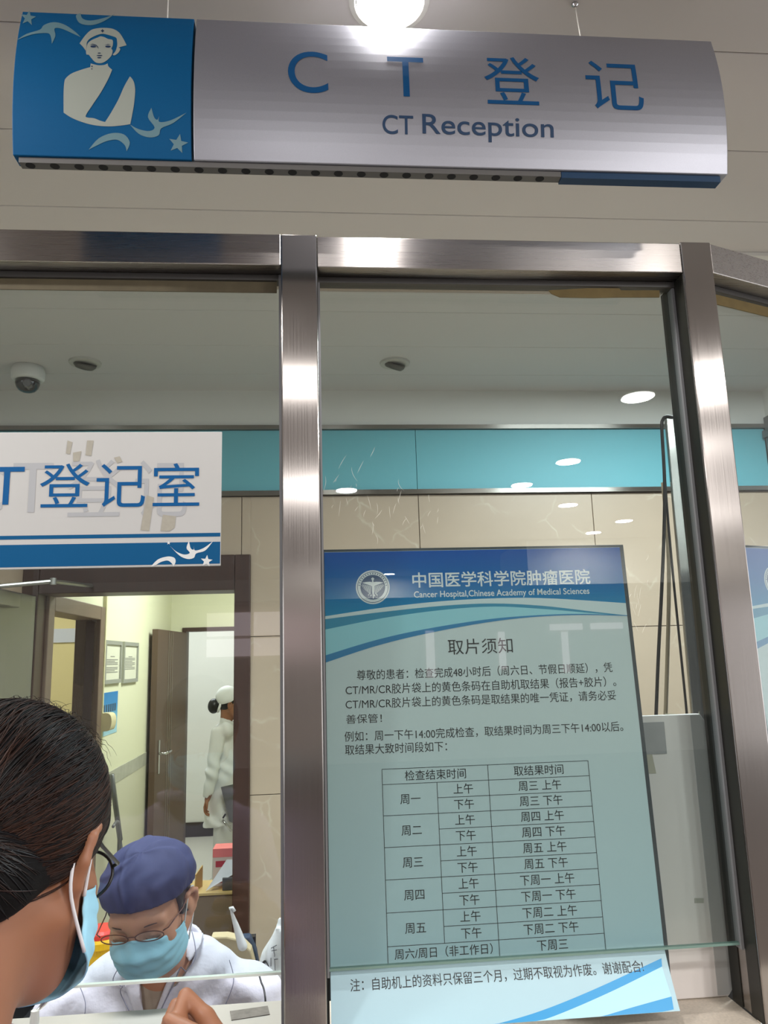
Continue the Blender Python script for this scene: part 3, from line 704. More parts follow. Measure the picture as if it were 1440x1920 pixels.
for ch, x0, x1, y0, y1 in (('T', 75, 320, 222, 525), ('登', 410, 750, 200, 550), ('记', 830, 1150, 205, 550), ('C', -230, 20, 235, 530)):
    m = MB(); inkZ2(m, ch, x0, x1, y0, y1, 0.0004); m.build('ghost_lettering', mat('ghost letter grey', (164, 165, 167), 0.6), ls, fix=False)['label'] = 'faded grey trace of old lettering'
for ch, x0, x1, y0, y1 in (('T', -67, 147, 247, 478), ('登', 245, 552, 226, 494), ('记', 592, 892, 228, 492), ('室', 940, 1225, 224, 486), ('C', -330, -110, 245, 485)):
    m = MB(); inkZ2(m, ch, x0, x1, y0, y1, 0.0007); m.build('lettering', mat('room sign letter', (0, 82, 138), 0.5, spec=0.2), ls, fix=False)
for pts in ([(1042, 730), (1042, 730), (1080, 765), (1130, 785), (1165, 775), (1145, 745), (1160, 700), (1160, 700), (1170, 745), (1188, 755), (1190, 735), (1190, 735), (1198, 760), (1250, 745), (1308, 703), (1308, 703), (1260, 760), (1205, 778), (1190, 805), (1150, 812), (1100, 790)],
            [(925, 860), (925, 860), (970, 815), (1030, 797), (1070, 805), (1078, 830), (1065, 858), (1065, 858), (1055, 840), (1030, 822), (990, 830), (955, 850)]):
    m = MB(); art(m, pts, Z2, lf_(0.0006), 0.05, 4); m.build('swirl', mat('sign swirl white', (214, 216, 214), 0.5), ls, fix=False)
for st in (star(1268, 825, 38, 0.1), star(1035, 713, 13)):
    m = MB(); art(m, st, Z2, lf_(0.0006), 0.05); m.build('star', MATS['sign swirl white'], ls, fix=False)
for pts in ([(415, 85), (445, 95), (430, 170), (405, 165)], [(448, 160), (500, 150), (488, 212), (450, 215)], [(535, 85), (575, 85), (560, 180), (525, 175)], [(900, 420), (945, 435), (915, 640), (862, 635)], [(1000, 540), (1080, 550), (1072, 620), (1040, 642), (985, 640)], [(700, 190), (735, 182), (752, 215), (720, 225)]):
    m = MB(); art(m, pts, Z2, lf_(0.0005), 0.05); m.build('tape_mark', mat('old tape', (164, 159, 146), 0.35, noise=0.15, nscale=80), ls, fix=False)

# ================================================================== NOTICE BOARDS
PX0, PX1, PZ0, PZ1 = 0.0145, 0.5945, 1.158, 1.951
def psy(z):
    return 0.0625+(z-ZG)*(0.105-0.0625)/(PZ1-ZG) if z >= ZG else 0.0625-0.042*((ZG-z)/0.088)**1.25
def Pp(px, py):
    Y = 0.08
    for _ in range(5): q = P(px, py, Y); Y = psy(min(max(q[2], PZ0-0.02), PZ1))
    return q[0], q[2]
def PSf(off): return lambda a, c: (a, psy(c)-off, c)
Z7 = lambda X, Y: Pp(590+X/2.215, 1020+Y/2.215)
Z8 = lambda X, Y: Pp(590+X/1.694, 1400+Y/1.694)
M_pap = ramp_mat('notice paper', [(0.0, (178, 212, 224)), (0.25, (192, 217, 222)), (0.6, (206, 221, 220)), (1.0, (212, 222, 220))], 'Z', 0.42)
M_phead = ramp_mat('notice heading blue', [(0.0, (0, 138, 184)), (0.45, (0, 108, 174)), (1.0, (0, 84, 170))], 'Z', 0.42)
M_pband = mat('notice pale blue', (150, 212, 222), 0.42)
M_pband2 = mat('notice pale grey', (206, 222, 222), 0.42)
M_pteal = mat('notice teal stripe', (0, 136, 172), 0.42)
M_pblue = mat('notice blue stripe', (0, 124, 176), 0.42)
M_pbr = mat('notice bright blue', (20, 152, 214), 0.42)
M_plb = mat('notice light blue', (176, 224, 240), 0.42)
M_ptext = mat('notice black print', (26, 28, 30), 0.5)
M_pwhite = mat('notice white print', (226, 232, 232), 0.45)
def notice(root, fn, full):
    z = np.array(list(np.linspace(PZ1, ZG, 12))+list(np.linspace(ZG, PZ0, 29)[1:])); V = []; F = []
    for o_ in (0.0, -0.0008):
        for c in z: V += [fn(o_)(PX0, c), fn(o_)(PX1, c)]
    n = 40
    for i in range(n-1):
        F += [(2*i, 2*i+1, 2*i+3, 2*i+2), (2*n+2*i, 2*n+2*i+2, 2*n+2*i+3, 2*n+2*i+1), (2*i, 2*i+2, 2*n+2*i+2, 2*n+2*i), (2*i+1, 2*n+2*i+1, 2*n+2*i+3, 2*i+3)]
    F += [(0, 2*n, 2*n+1, 1), (2*n-2, 2*n-1, 4*n-1, 4*n-2)]
    sheet = MB().add(V, F).build('sheet', M_pap, root, smooth=False)
    V = []; F = []; z = np.linspace(PZ1+0.005, ZG-0.055, 20); n = 20
    for o_ in (-0.0012, -0.0075):
        for c in z:
            cc = max(c, ZG); V += [(lambda q: (q[0], q[1], q[2]-(cc-c)))(fn(o_)(a, cc)) for a in (PX0-0.002, PX1+0.008)]
    for i in range(n-1):
        F += [(2*i, 2*i+1, 2*i+3, 2*i+2), (2*n+2*i, 2*n+2*i+2, 2*n+2*i+3, 2*n+2*i+1), (2*i, 2*i+2, 2*n+2*i+2, 2*n+2*i), (2*i+1, 2*n+2*i+1, 2*n+2*i+3, 2*i+3)]
    F += [(0, 2*n, 2*n+1, 1), (2*n-2, 2*n-1, 4*n-1, 4*n-2)]
    MB().add(V, F).build('backing_board', mat('board grey', (66, 72, 76), 0.6), root)
    e0 = [(52, 300), (300, 262), (550, 236), (800, 224), (1000, 227), (1276, 246)]
    e1 = [(52, 312), (300, 280), (550, 255), (750, 247), (950, 257), (1150, 280), (1281, 297)]
    e2 = [(52, 355), (300, 305), (550, 272), (750, 260), (950, 270), (1150, 287), (1281, 299)]
    e3 = [(52, 462), (250, 400), (450, 355), (700, 315), (900, 297), (1100, 290), (1281, 296)]
    e4 = [(52, 492), (250, 425), (450, 375), (700, 328), (900, 304), (1100, 295), (1281, 299)]
    def edge(e):
        q = [Z7(*p) for p in e]; q[0] = (PX0+0.0002, q[0][1]); q[-1] = (PX1-0.0002, q[-1][1]); return [tuple(v) for v in spline(q, 6, False)]
    E = [edge(e) for e in (e0, e1, e2, e3, e4)]; top = [(PX0+0.0002, PZ1-0.0005), (PX1-0.0002, PZ1-0.0005)]
    def band(name, A, B, m, off):
        mb = MB(); mb.poly(A+B[::-1], fn(off)); return mb.build(name, m, sheet, fix=False)
    band('heading_blue', top, E[0], M_phead, 0.0003)
    band('grey_wave', E[0], E[1], M_pband2, 0.0003); band('teal_wave', E[1], E[2], M_pteal, 0.0003)
    band('pale_wave', E[2], E[3], M_pband, 0.0003); band('blue_wave', E[3], E[4], M_pblue, 0.0004)
    # emblem
    L3 = lambda X, Y: Pp(640+X/12, 1050+Y/12)
    def ring(r, k=40): return [(707+r*1.0*math.cos(a), 612+r*math.sin(a)) for a in np.linspace(0, 2*math.pi, k, endpoint=False)]
    a = MB(); art(a, ring(382), L3, fn(0.0006), 0.5); em = a.build('emblem', M_pwhite, sheet, fix=False)
    a = MB(); art(a, ring(350), L3, fn(0.0008), 0.5, holes=[ring(338)[::-1]]); art(a, ring(278), L3, fn(0.0008), 0.5)
    for th in np.linspace(math.radians(188), math.radians(352), 17):
        c, s = math.cos(th), math.sin(th); X, Y = 707+308*c, 612+308*s
        art(a, [(X-16*c-10*s, Y-16*s+10*c), (X+16*c-10*s, Y+16*s+10*c), (X+16*c+10*s, Y+16*s-10*c), (X-16*c+10*s, Y-16*s-10*c)], L3, fn(0.0008), 0.5)
    a.build('emblem_ground', mat('emblem blue', (28, 70, 112), 0.45), em, fix=False)
    a = MB()
    art(a, [(460, 515), (560, 495), (640, 490), (690, 500), (692, 460), (668, 420), (705, 390), (742, 420), (718, 460), (722, 500), (780, 490), (860, 492), (950, 510), (850, 545), (760, 575), (735, 590), (738, 700), (725, 870), (712, 870), (692, 700), (690, 590), (640, 570), (560, 545)], L3, fn(0.0010), 0.5)
    for k in range(9):
        for sg_ in (-1, 1):
            x0, y0 = 707+sg_*(35+k*23), 585-k*5; x1, y1 = 707+sg_*(60+k*24), 770-k*20-max(0, k-5)*8
            art(a, [(x0-5, y0), (x0+5, y0), (x1+7, y1), (x1-7, y1)], L3, fn(0.0010), 0.5)
    for sg_ in (-1, 1):
        art(a, [(707+sg_*35, 760), (707+sg_*60, 820), (707+sg_*25, 815)], L3, fn(0.0010), 0.5); art(a, [(707+sg_*65, 735), (707+sg_*115, 800), (707+sg_*85, 800)], L3, fn(0.0010), 0.5)
        art(a, [(707+sg_*60, 850), (707+sg_*110, 825), (707+sg_*100, 840)], L3, fn(0.0010), 0.5)
    a.build('emblem_figure', M_pwhite, em, fix=False)
    a = MB()
    ink(a, '中国医学科学院肿瘤医院', 773, 1087, 1106, 1082, 29, Pp, fn(0.0006), None, 0.012)
    ink(a, 'Cancer Hospital,Chinese Academy of Medical Sciences', 776, 1116, 1105, 1110, 15.5, Pp, fn(0.0006), None, 0.012)
    a.build('heading_lettering', M_pwhite, sheet, fix=False)
    if not full: return
    a = MB()
    ink(a, '取片须知', 840, 1213, 961, 1210, 29, Pp, fn(0.0005))
    a.build('title_lettering', M_ptext, sheet, fix=False)
    for body, xl, yl, xr, yr in (('尊敬的患者：检查完成48小时后（周六日、节假日顺延），凭', 669, 1264, 1148, 1253), ('CT/MR/CR胶片袋上的黄色条码在自助机取结果（报告+胶片）。', 648, 1291, 1155, 1280),
                                 ('CT/MR/CR胶片袋上的黄色条码是取结果的唯一凭证，请务必妥', 648, 1318, 1155, 1306), ('善保管！', 649, 1348, 716, 1347),
                                 ('例如：周一下午14:00完成检查，取结果时间为周三下午14:00以后。', 646, 1379, 1168, 1364), ('取结果大致时间段如下：', 647, 1405, 838, 1400)):
        a = MB(); ink(a, body, xl, yl, xr, yr, 19.5 if len(body) > 5 else 17, Pp, fn(0.0005)); a.build('text_line', M_ptext, sheet, fix=False)
    a = MB(); ink(a, '注：自助机上的资料只保留三个月，过期不取视为作废。谢谢配合!', 657, 1850, 1205, 1809, 24, Pp, fn(0.0005), 0.008)
    a.build('text_line', M_ptext, sheet, fix=False)
    # timetable
    tl, tr, bl, br = Z8(215, 73), Z8(872, 43), Z8(232, 693), Z8(920, 643)
    xa, xb = (tl[0]+bl[0])/2, (tr[0]+br[0])/2; zt, zb_ = (tl[1]+tr[1])/2, (bl[1]+br[1])/2
    x2 = (Z8(552, 57)[0]+Z8(585, 666)[0])/2; x1 = (Z8(390, 113)[0]+Z8(411, 628)[0])/2
    rh = (zt-zb_)/12; lw = 0.0009; a = MB()
    def hl(z_, u0, u1): a.poly([(u0, z_-lw/2), (u1, z_-lw/2), (u1, z_+lw/2), (u0, z_+lw/2)], fn(0.0005))
    def vl(u, za_, zb2):
        nn = 6
        for i in range(nn):
            q0, q1 = zb2+(za_-zb2)*i/nn, zb2+(za_-zb2)*(i+1)/nn
            a.poly([(u-lw/2, q0), (u+lw/2, q0), (u+lw/2, q1), (u-lw/2, q1)], fn(0.0005))
    for k in range(13): hl(zt-k*rh, xa if (k <= 1 or k >= 11 or k % 2 == 1) else x1, xb)
    vl(xa, zt, zb_); vl(xb, zt, zb_); vl(x2, zt, zb_); vl(x1, zt-rh, zt-11*rh)
    a.build('timetable_grid', M_ptext, sheet, fix=False)
    def cell(body, u, z_, hh=0.0165):
        V, F = glyphs(body); R, _ = glyphs('周'); k = hh/(R.max(0)[1]-R.min(0)[1]); lo, hi = V.min(0), V.max(0)
        rc = (R.max(0)[1]+R.min(0)[1])/2
        a = MB().add([fn(0.0005)(u+(v[0]-(lo[0]+hi[0])/2)*k, z_+(v[1]-rc)*k) for v in V], F); a.build('cell_text', M_ptext, sheet, fix=False)
    cell('检查结束时间', (xa+x2)/2, zt-rh/2); cell('取结果时间', (x2+xb)/2, zt-rh/2)
    res_ = ['周三 上午', '周三 下午', '周四 上午', '周四 下午', '周五 上午', '周五 下午', '下周一 上午', '下周一 下午', '下周二 上午', '下周二 下午']
    for i, dname in enumerate('一二三四五'): cell('周'+dname, (xa+x1)/2, zt-rh*(2+2*i))
    for i in range(10): cell('上午' if i % 2 == 0 else '下午', (x1+x2)/2, zt-rh*(1.5+i)); cell(res_[i], (x2+xb)/2, zt-rh*(1.5+i))
    cell('周六/周日（非工作日）', (xa+x2)/2, zt-rh*11.5, 0.0155); cell('下周三', (x2+xb)/2, zt-rh*11.5)
    # foot waves
    def clampx(q): return (min(q[0], PX1-0.0003), max(q[1], PZ0+0.0004))
    def foot(name, U, Lw, m, off):
        A = [clampx(tuple(v)) for v in spline([Z8(*p) for p in U], 6, False)]; B2 = [clampx(tuple(v)) for v in spline([Z8(*p) for p in Lw], 6, False)]
        q = A+B2[::-1]; tri = tessellate_polygon([[Vector((p[0], p[1], 0)) for p in q]])
        V2, F2 = cut_rows(np.array(q), [tuple(t_) for t_ in tri], fn(off), 0.008); MB().add(V2, F2).build(name, m, sheet, fix=False)
    u1 = [(1101, 672), (900, 765), (720, 838), (560, 885), (430, 915)]; l1 = [(1103, 698), (940, 778), (760, 855), (600, 905), (480, 935)]
    foot('foot_stripe', u1, l1, M_pbr, 0.0004)
    u2 = [(1133, 793), (1000, 830), (860, 872), (700, 915)]; l2 = [(1140, 834), (1000, 862), (860, 890), (760, 925)]
    foot('foot_pale', l1, u2, M_plb, 0.0003); foot('foot_corner', u2, l2, M_pbr, 0.0004)
n1 = thing('notice_board', (0.30, 0.08, PZ0), 'tall pale hospital notice with blue heading and timetable leaning behind the middle pane', 'notice')
notice(n1, PSf, True)
# a second notice behind the turned pane: found by its left edge
Mi = MA.inverted()
def on_bay(px, py, yl):
    o_ = Mi @ Vector(CAM); d_ = Mi.to_3x3() @ Vector(ray(px, py)); return o_+d_*((yl-o_.y)/d_.y)
s0 = (on_bay(1402, 1030, 0.085).x+on_bay(1440, 1330, 0.07).x)/2
def PSf2(off): return lambda a, c: tuple(MA @ Vector((s0+a-PX0, 0.064+(c-ZG)*0.05 if c > ZG else 0.064, c)) + MA.to_3x3() @ Vector((0, -off, 0)))
n2 = thing('notice_board', tuple(MA @ Vector((s0+0.3, 0.08, PZ0))), 'second blue-headed notice behind the turned pane at the far right edge', 'notice')
notice(n2, PSf2, False)
# ================================================================== PEOPLE
M_skin = mat('skin', (152, 102, 74), 0.5, sss=0.15, noise=0.06, nscale=25, bump=0.06, bscale=350, bdist=0.0006)
M_skin2 = mat('skin of the clerk', (200, 142, 114), 0.5, sss=0.15, noise=0.05, nscale=30, bump=0.05, bscale=350, bdist=0.0006)
M_lip = mat('lip', (150, 84, 76), 0.45)
M_hair = mat('black hair', (18, 14, 13), 0.38)
M_mask = mat('surgical mask blue', (158, 210, 232), 0.75, bump=0.15, bscale=500, bdist=0.0005)
M_loop = mat('ear loop', (226, 224, 226), 0.7)
M_coat = mat('white coat', (204, 201, 214), 0.75, noise=0.03, nscale=14, bump=0.5, bscale=20, bdist=0.008, sheen=0.1)
M_thread = mat('coat stitching', (178, 178, 196), 0.8)
def head_sdf(q, ears=True, closed=True):
    """a head in its own axes (metres): crown 0.115, chin -0.115, nose tip y 0.115"""
    x = np.abs(q[..., 0]); s = np.stack([x, q[..., 1], q[..., 2]], -1)
    d = s_ell(s, (0, -0.012, 0.028), (0.074, 0.094, 0.088))
    d = smin(d, s_ell(s, (0, 0.030, -0.035), (0.063, 0.068, 0.078)), 0.03)
    d = smin(d, s_ell(s, (0, 0.052, -0.088), (0.036, 0.036, 0.028)), 0.035)
    d = smin(d, s_cap(s, (0.058, 0.0, -0.055), (0.028, 0.055, -0.095), 0.016, 0.014), 0.03)
    d = smin(d, s_cap(s, (0, 0.083, 0.020), (0.045, 0.070, 0.018), 0.012, 0.010), 0.018)
    d = smin(d, s_ell(s, (0.040, 0.062, -0.030), (0.024, 0.024, 0.026)), 0.02)
    d = smax(d, -s_ell(s, (0.032, 0.101, 0.0), (0.019, 0.016, 0.012)), 0.012)
    d = smin(d, s_ell(s, (0.032, 0.076, -0.001), (0.0165, 0.0150, 0.0135)), 0.004)
    d = smax(d, -s_cap(s, (0.020, 0.094, -0.007), (0.045, 0.088, -0.008), 0.0014), 0.002)
    d = smin(d, s_cap(s, (0, 0.088, 0.008), (0, 0.108, -0.030), 0.0085, 0.011), 0.012)
    d = smin(d, s_ell(s, (0.011, 0.098, -0.034), (0.009, 0.011, 0.008)), 0.008)
    d = smin(d, s_cap(s, (0, 0.093, -0.062), (0.018, 0.087, -0.063), 0.006, 0.003), 0.006)
    d = smin(d, s_cap(s, (0, 0.091, -0.072), (0.015, 0.087, -0.071), 0.007, 0.003), 0.006)
    d = smax(d, -s_cap(s, (0, 0.100, -0.067), (0.020, 0.093, -0.067), 0.0015), 0.003)
    if ears:
        e = s_ell(s, (0.075, -0.010, -0.016), (0.009, 0.017, 0.027))
        pts = [(0.071, 0.010, -0.004), (0.080, 0.004, 0.012), (0.087, -0.012, 0.014), (0.090, -0.024, 0.002), (0.087, -0.024, -0.018), (0.080, -0.015, -0.036), (0.074, -0.003, -0.047)]
        for a, b in zip(pts[:-1], pts[1:]): e = smin(e, s_cap(s, a, b, 0.0055), 0.004)
        d = smin(d, e, 0.005)
    return d
def mask_mesh(H, name, m, parent, flare=0.0):
    nu, nv = 49, 25; V = []; F = []
    for j in range(nv):
        v = j/(nv-1)
        for i in range(nu):
            u = -1+2*i/(nu-1); a = abs(u)
            yf = np.interp(v, [0, 0.28, 0.5, 0.78, 1.0], [0.101, 0.127, 0.121, 0.112, 0.082])
            ph = u*math.pi/2; xs = 0.071+flare*v*0.9
            x = xs*math.sin(ph); y = 0.022+(yf-0.022)*max(math.cos(ph), 0)**0.85
            zt = 0.002-0.036*a**1.2; zb = -0.120+0.038*a**1.6
            z = zt+(zb-zt)*v
            pl = 0.0042*(1-a**4)*(abs(((v*4+0.10*math.sin(3*u)) % 1)-0.5)*2-0.5)
            cr = 0.0022*math.sin(17*u+9*v)*math.sin(7*v+3*u)
            V.append(H.w((x*(1+pl*6), y+pl+cr, z)))
    for j in range(nv-1):
        for i in range(nu-1): F.append((j*nu+i, j*nu+i+1, (j+1)*nu+i+1, (j+1)*nu+i))
    o = link_mesh(name, V, F, m, parent, smooth=True)
    md = o.modifiers.new('thickness', 'SOLIDIFY'); md.thickness = 0.0014; md.offset = 0
    for sgn in (-1, 1):
        xs = sgn*(0.0715)
        p = [(xs, 0.024, -0.038), (sgn*0.0775, 0.010, -0.010), (sgn*0.083, -0.004, 0.014), (sgn*0.086, -0.020, 0.016), (sgn*0.083, -0.031, 0.0), (sgn*0.080, -0.029, -0.022), (sgn*0.078, -0.016, -0.046), (sgn*(0.0715+flare*0.9), 0.024, -0.083)]
        p = [H.w(q) for q in spline(p, 5, False)]
        MB().tube(p, 0.0017, 6).build('ear_loop', M_loop, o, smooth=True)
    return o
def glasses(H, m, parent, lens_y=0.104, lz=-0.004, rx=0.026, rz=0.019, r=0.0011, full=True):
    root = None
    for sgn in (-1, 1):
        c = (sgn*0.034, lens_y, lz)
        ring = [H.w((c[0]+rx*math.cos(a), c[1]-0.22*abs(c[0]+rx*math.cos(a))*0.35, c[2]+rz*math.sin(a)*(1 if math.sin(a) > 0 else 1.0))) for a in np.linspace(0, 2*math.pi, 32, endpoint=False)]
        b = MB().tube(ring, r, 6, closed=True)
        if root is None:
            b.tube([H.w((-0.009, lens_y, lz+0.004)), H.w((0, lens_y+0.003, lz+0.007)), H.w((0.009, lens_y, lz+0.004))], r, 6)
            root = b.build('glasses', m, parent, smooth=True); fr = root
        else: fr = b.build('rim', m, root, smooth=True)
        MB().add(ring, [tuple(range(len(ring)))]).build('lens', MATS['spectacle lens'], root)
        hx = sgn*(0.034+rx)
        MB().tube([H.w(q) for q in ((hx, lens_y-0.005, lz+0.008), (sgn*0.070, lens_y-0.012, lz+0.009), (sgn*0.0785, 0.03, 0.006), (sgn*0.0805, 0.0, 0.012), (sgn*0.080, -0.016, 0.010), (sgn*0.079, -0.026, -0.008))], r*1.15, 6).build('temple', m, root, smooth=True)
    return root
glass('spectacle lens', (0.93, 0.93, 0.92, 1))
def face_details(H, parent):
    for sgn in (-1, 1):
        b = MB().tube([H.w((sgn*0.014, 0.0905, 0.018)), H.w((sgn*0.032, 0.0905, 0.024)), H.w((sgn*0.050, 0.077, 0.018))], [0.0008, 0.0013, 0.0005], 6); b.build('eyebrow', mat('brow', (70, 52, 44), 0.8), parent, smooth=True)
        b = MB().tube([H.w((sgn*0.019, 0.0895, -0.008)), H.w((sgn*0.027, 0.0935, -0.0105)), H.w((sgn*0.037, 0.0925, -0.0105)), H.w((sgn*0.047, 0.085, -0.007))], [0.0005, 0.0009, 0.0009, 0.0004], 5); b.build('eyelashes', M_hair, parent, smooth=True)

# ---------------------------------------------------------------- the seated clerk behind the left pane
def axes(f, roll=0.0):
    f = np.array(f, float); f /= np.linalg.norm(f); x = np.cross((0, 0, 1.0), f); x = -x/np.linalg.norm(x) if False else x/np.linalg.norm(x)
    z = np.cross(f, x); c, s = math.cos(roll), math.sin(roll)
    return c*x+s*z, f, -s*x+c*z
def look(o, heading, pitch, roll, k=(1, 1, 1)):
    """heading turns from +y towards +x, pitch is down, roll tips the head to its own left"""
    h, p, r = (math.radians(a) for a in (heading, pitch, roll))
    f = np.array([math.sin(h)*math.cos(p), math.cos(h)*math.cos(p), -math.sin(p)]); x = np.array([math.cos(h), -math.sin(h), 0.0]); z = np.cross(x, f)
    return Frame(o, math.cos(r)*x+math.sin(r)*z, f, -math.sin(r)*x+math.cos(r)*z, k)
ck = thing('person', (-0.345, 0.52, 0.0), 'person seated inside in white coat, navy cap, glasses and blue mask, looking down', 'person')
HC = look((-0.343, 0.350, 1.280), 187, 25, -6, (1.0, 0.95, 0.90))
NB = np.array([-0.340, 0.50, 1.10])
def torso(p):
    d = s_ell(p, (-0.345, 0.53, 0.86), (0.185, 0.125, 0.30))
    d = smin(d, s_cap(p, (-0.525, 0.515, 1.035), (-0.165, 0.515, 1.035), 0.066), 0.06)
    d = smin(d, s_cap(p, (-0.43, 0.52, 1.085), (-0.26, 0.52, 1.095), 0.052), 0.06)
    return d
def arms(p, g=0.0):
    d = s_cap(p, (-0.545, 0.50, 1.015), (-0.60, 0.36, 0.85), 0.056+g, 0.048+g)
    d = np.minimum(d, s_cap(p, (-0.60, 0.36, 0.85), (-0.44, 0.27, 0.815), 0.046+g, 0.036+g))
    e = s_cap(p, (-0.145, 0.50, 1.015), (-0.09, 0.36, 0.85), 0.056+g, 0.048+g)
    e = np.minimum(e, s_cap(p, (-0.09, 0.36, 0.85), (-0.26, 0.27, 0.815), 0.046+g, 0.036+g))
    return np.minimum(d, e)
def hand_sdf(p, wr, mid, out, up):
    """wrist, direction to the knuckles, thumb side, back of the hand"""
    wr, mid, out, up = (np.array(v, float) for v in (wr, mid, out, up))
    d = s_cap(p, wr, wr+mid*0.03, 0.024, 0.022)
    for k, (o_, L) in enumerate(((0.026, 0.070), (0.009, 0.078), (-0.009, 0.072), (-0.025, 0.056))):
        a = wr+mid*0.085+out*o_; d = smin(d, s_cap(p, wr+mid*0.02+out*o_*0.5, a, 0.014, 0.0105), 0.008)
    f = np.full(p.shape[:-1], 1e3, np.float32)
    for k, (o_, L) in enumerate(((0.026, 0.070), (0.009, 0.078), (-0.009, 0.072), (-0.025, 0.056))):
        a = wr+mid*0.085+out*o_; b = a+mid*L*0.45-up*L*0.15+out*o_*0.12; c = b+mid*L*0.25-up*L*0.28; e = c+mid*L*0.05-up*L*0.28
        f = np.minimum(f, np.minimum(s_cap(p, a, b, 0.0098, 0.0088), np.minimum(s_cap(p, b, c, 0.0088, 0.0080), s_cap(p, c, e, 0.0080, 0.0068))))
    d = smin(d, f, 0.004)
    a = wr+mid*0.025+out*0.018; b = wr+mid*0.055+out*0.046-up*0.012; c = wr+mid*0.085+out*0.050-up*0.022
    d = smin(d, np.minimum(s_cap(p, a, b, 0.014, 0.0105), s_cap(p, b, c, 0.0105, 0.0085)), 0.006)
    return d
def cap_f(p):
    q = HC.loc(p)
    th = np.arctan2(q[..., 0], q[..., 1]+0.02)
    d = s_ell(q, (0, -0.018, 0.048), (0.097, 0.106, 0.068))
    d = smin(d, s_ell(q, (0, -0.02, 0.03), (0.084, 0.104, 0.07)), 0.02)
    hz = q[..., 2]-(0.034+0.22*q[..., 1]); near = np.exp(-(hz/0.022)**2)
    d = d+near*(0.0030+0.0007*np.sin(34*th+3*np.sin(5*th)))
    d = d+0.0022*np.exp(-((hz-0.055)/0.05)**2)*np.sin(5*th+55*q[..., 2]+2.6*np.sin(2*th+45*q[..., 2]))+0.0026*wob(q, 62)+0.0014*wob(q, 130, 1.0)
    d = d-0.0035*np.exp(-((q[..., 0]-0.022-0.5*(q[..., 2]-0.1))/0.005)**2)*(q[..., 2] > 0.05)
    d = np.maximum(d, -hz)
    return d*0.85
def clerk_skin(p):
    d = head_sdf(HC.loc(p)); q = HC.loc(p)
    core = s_ell(q, (0, -0.018, 0.048), (0.088, 0.097, 0.055)); d = np.where(q[..., 2] > 0.046+0.22*q[..., 1], np.maximum(d, core), d)
    d = smin(d, s_cap(p, HC.w((0, -0.028, -0.06)), NB, 0.047, 0.053), 0.03)
    d = smin(d, torso(p)+0.016, 0.03)
    d = smin(d, arms(p, -0.012), 0.01)
    d = smin(d, hand_sdf(p, (-0.43, 0.262, 0.812), np.array([0.94, -0.34, 0.0]), np.array([-0.3, -0.8, 0.3])/0.9, np.array([0, 0, 1.0])), 0.01)
    d = smin(d, hand_sdf(p, (-0.27, 0.262, 0.812), np.array([-0.8, -0.6, 0.0]), np.array([0.5, -0.7, 0.3])/0.9, np.array([0, 0, 1.0])), 0.01)
    return d
blob('body', clerk_skin, (-0.68, 0.12, 0.60), (0.0, 0.68, 1.43), 0.0032, M_skin2, ck)
face_details(HC, ck)
PZX = lambda px, py, Y: tuple(P(px, py, Y)[i] for i in (0, 2))
YV = 0.40
Vneck = [PZX(*q, YV) for q in ((246, 1792), (254, 1850), (264, 1935), (280, 1935), (303, 1862), (326, 1806), (344, 1745), (320, 1690), (250, 1690))]
lapR = [PZX(*q, YV) for q in ((326, 1806), (346, 1742), (358, 1738), (366, 1768), (366, 1798), (347, 1824), (338, 1812), (322, 1852), (300, 1900), (284, 1940), (276, 1940), (303, 1862))]
lapL = [PZX(*q, YV) for q in ((246, 1792), (236, 1790), (222, 1815), (212, 1838), (230, 1850), (226, 1862), (245, 1902), (256, 1940), (270, 1940), (254, 1850))]
def fold(p): return 0.0085*np.sin(34*p[..., 0]+22*p[..., 2]+3*np.sin(17*p[..., 2]))*np.clip((1.12-p[..., 2])*6, 0, 1)+0.0032*wob(p, 60)
def coat_outer(p): return np.minimum(smin(torso(p), arms(p, 0.004), 0.05), 9.0)+fold(p)*0.8
def coat(p):
    d = coat_outer(p); inner = smin(torso(p)+0.011, arms(p, -0.010), 0.03)
    d = np.maximum(d, -inner)
    v = s_poly(p[..., 0], p[..., 2], Vneck); v = np.maximum(v, p[..., 1]-0.50)
    d = smax(d, -v, 0.004)
    d = np.maximum(d, -s_cap(p, NB+np.array([0, -0.03, 0.06]), NB+np.array([0, 0, -0.02]), 0.07, 0.058))
    wr1 = -(0.94*(p[..., 0]+0.46)-0.34*(p[..., 1]-0.27)); d = np.where((p[..., 2] < 0.88) & (p[..., 1] < 0.33), np.maximum(d, np.abs(p[..., 0]+0.345)*-1+0.075), d)
    return d
co = blob('white_coat', coat, (-0.68, 0.12, 0.62), (0.0, 0.68, 1.20), 0.0030, M_coat, ck)
for nm, pl in (('lapel', lapR), ('lapel', lapL)):
    def lap(p, pl=pl):
        d = np.maximum(coat_outer(p)-0.0105, -(coat_outer(p)-0.0005)); return np.maximum(d, np.maximum(s_poly(p[..., 0], p[..., 2], pl), p[..., 1]-0.52))
    xs_ = [q[0] for q in pl]; zs_ = [q[1] for q in pl]
    blob(nm, lap, (min(xs_)-0.01, 0.30, min(zs_)-0.01), (max(xs_)+0.01, 0.56, max(zs_)+0.01), 0.0022, M_coat, co)
def on_coat(px, py):
    d_ = ray(px, py); d_ = d_/np.linalg.norm(d_); t_ = 1.4
    for _ in range(80):
        v = float(coat_outer(np.array([CAM+d_*t_], np.float32))[0])-0.0105
        if v < 0.0004: break
        t_ += max(v*0.7, 0.0006)
    return CAM+d_*t_
M_seam_shade = mat('coat seam', (128, 128, 148), 0.8)  # seam lines, darkened to stand for the shade along the lapel edges
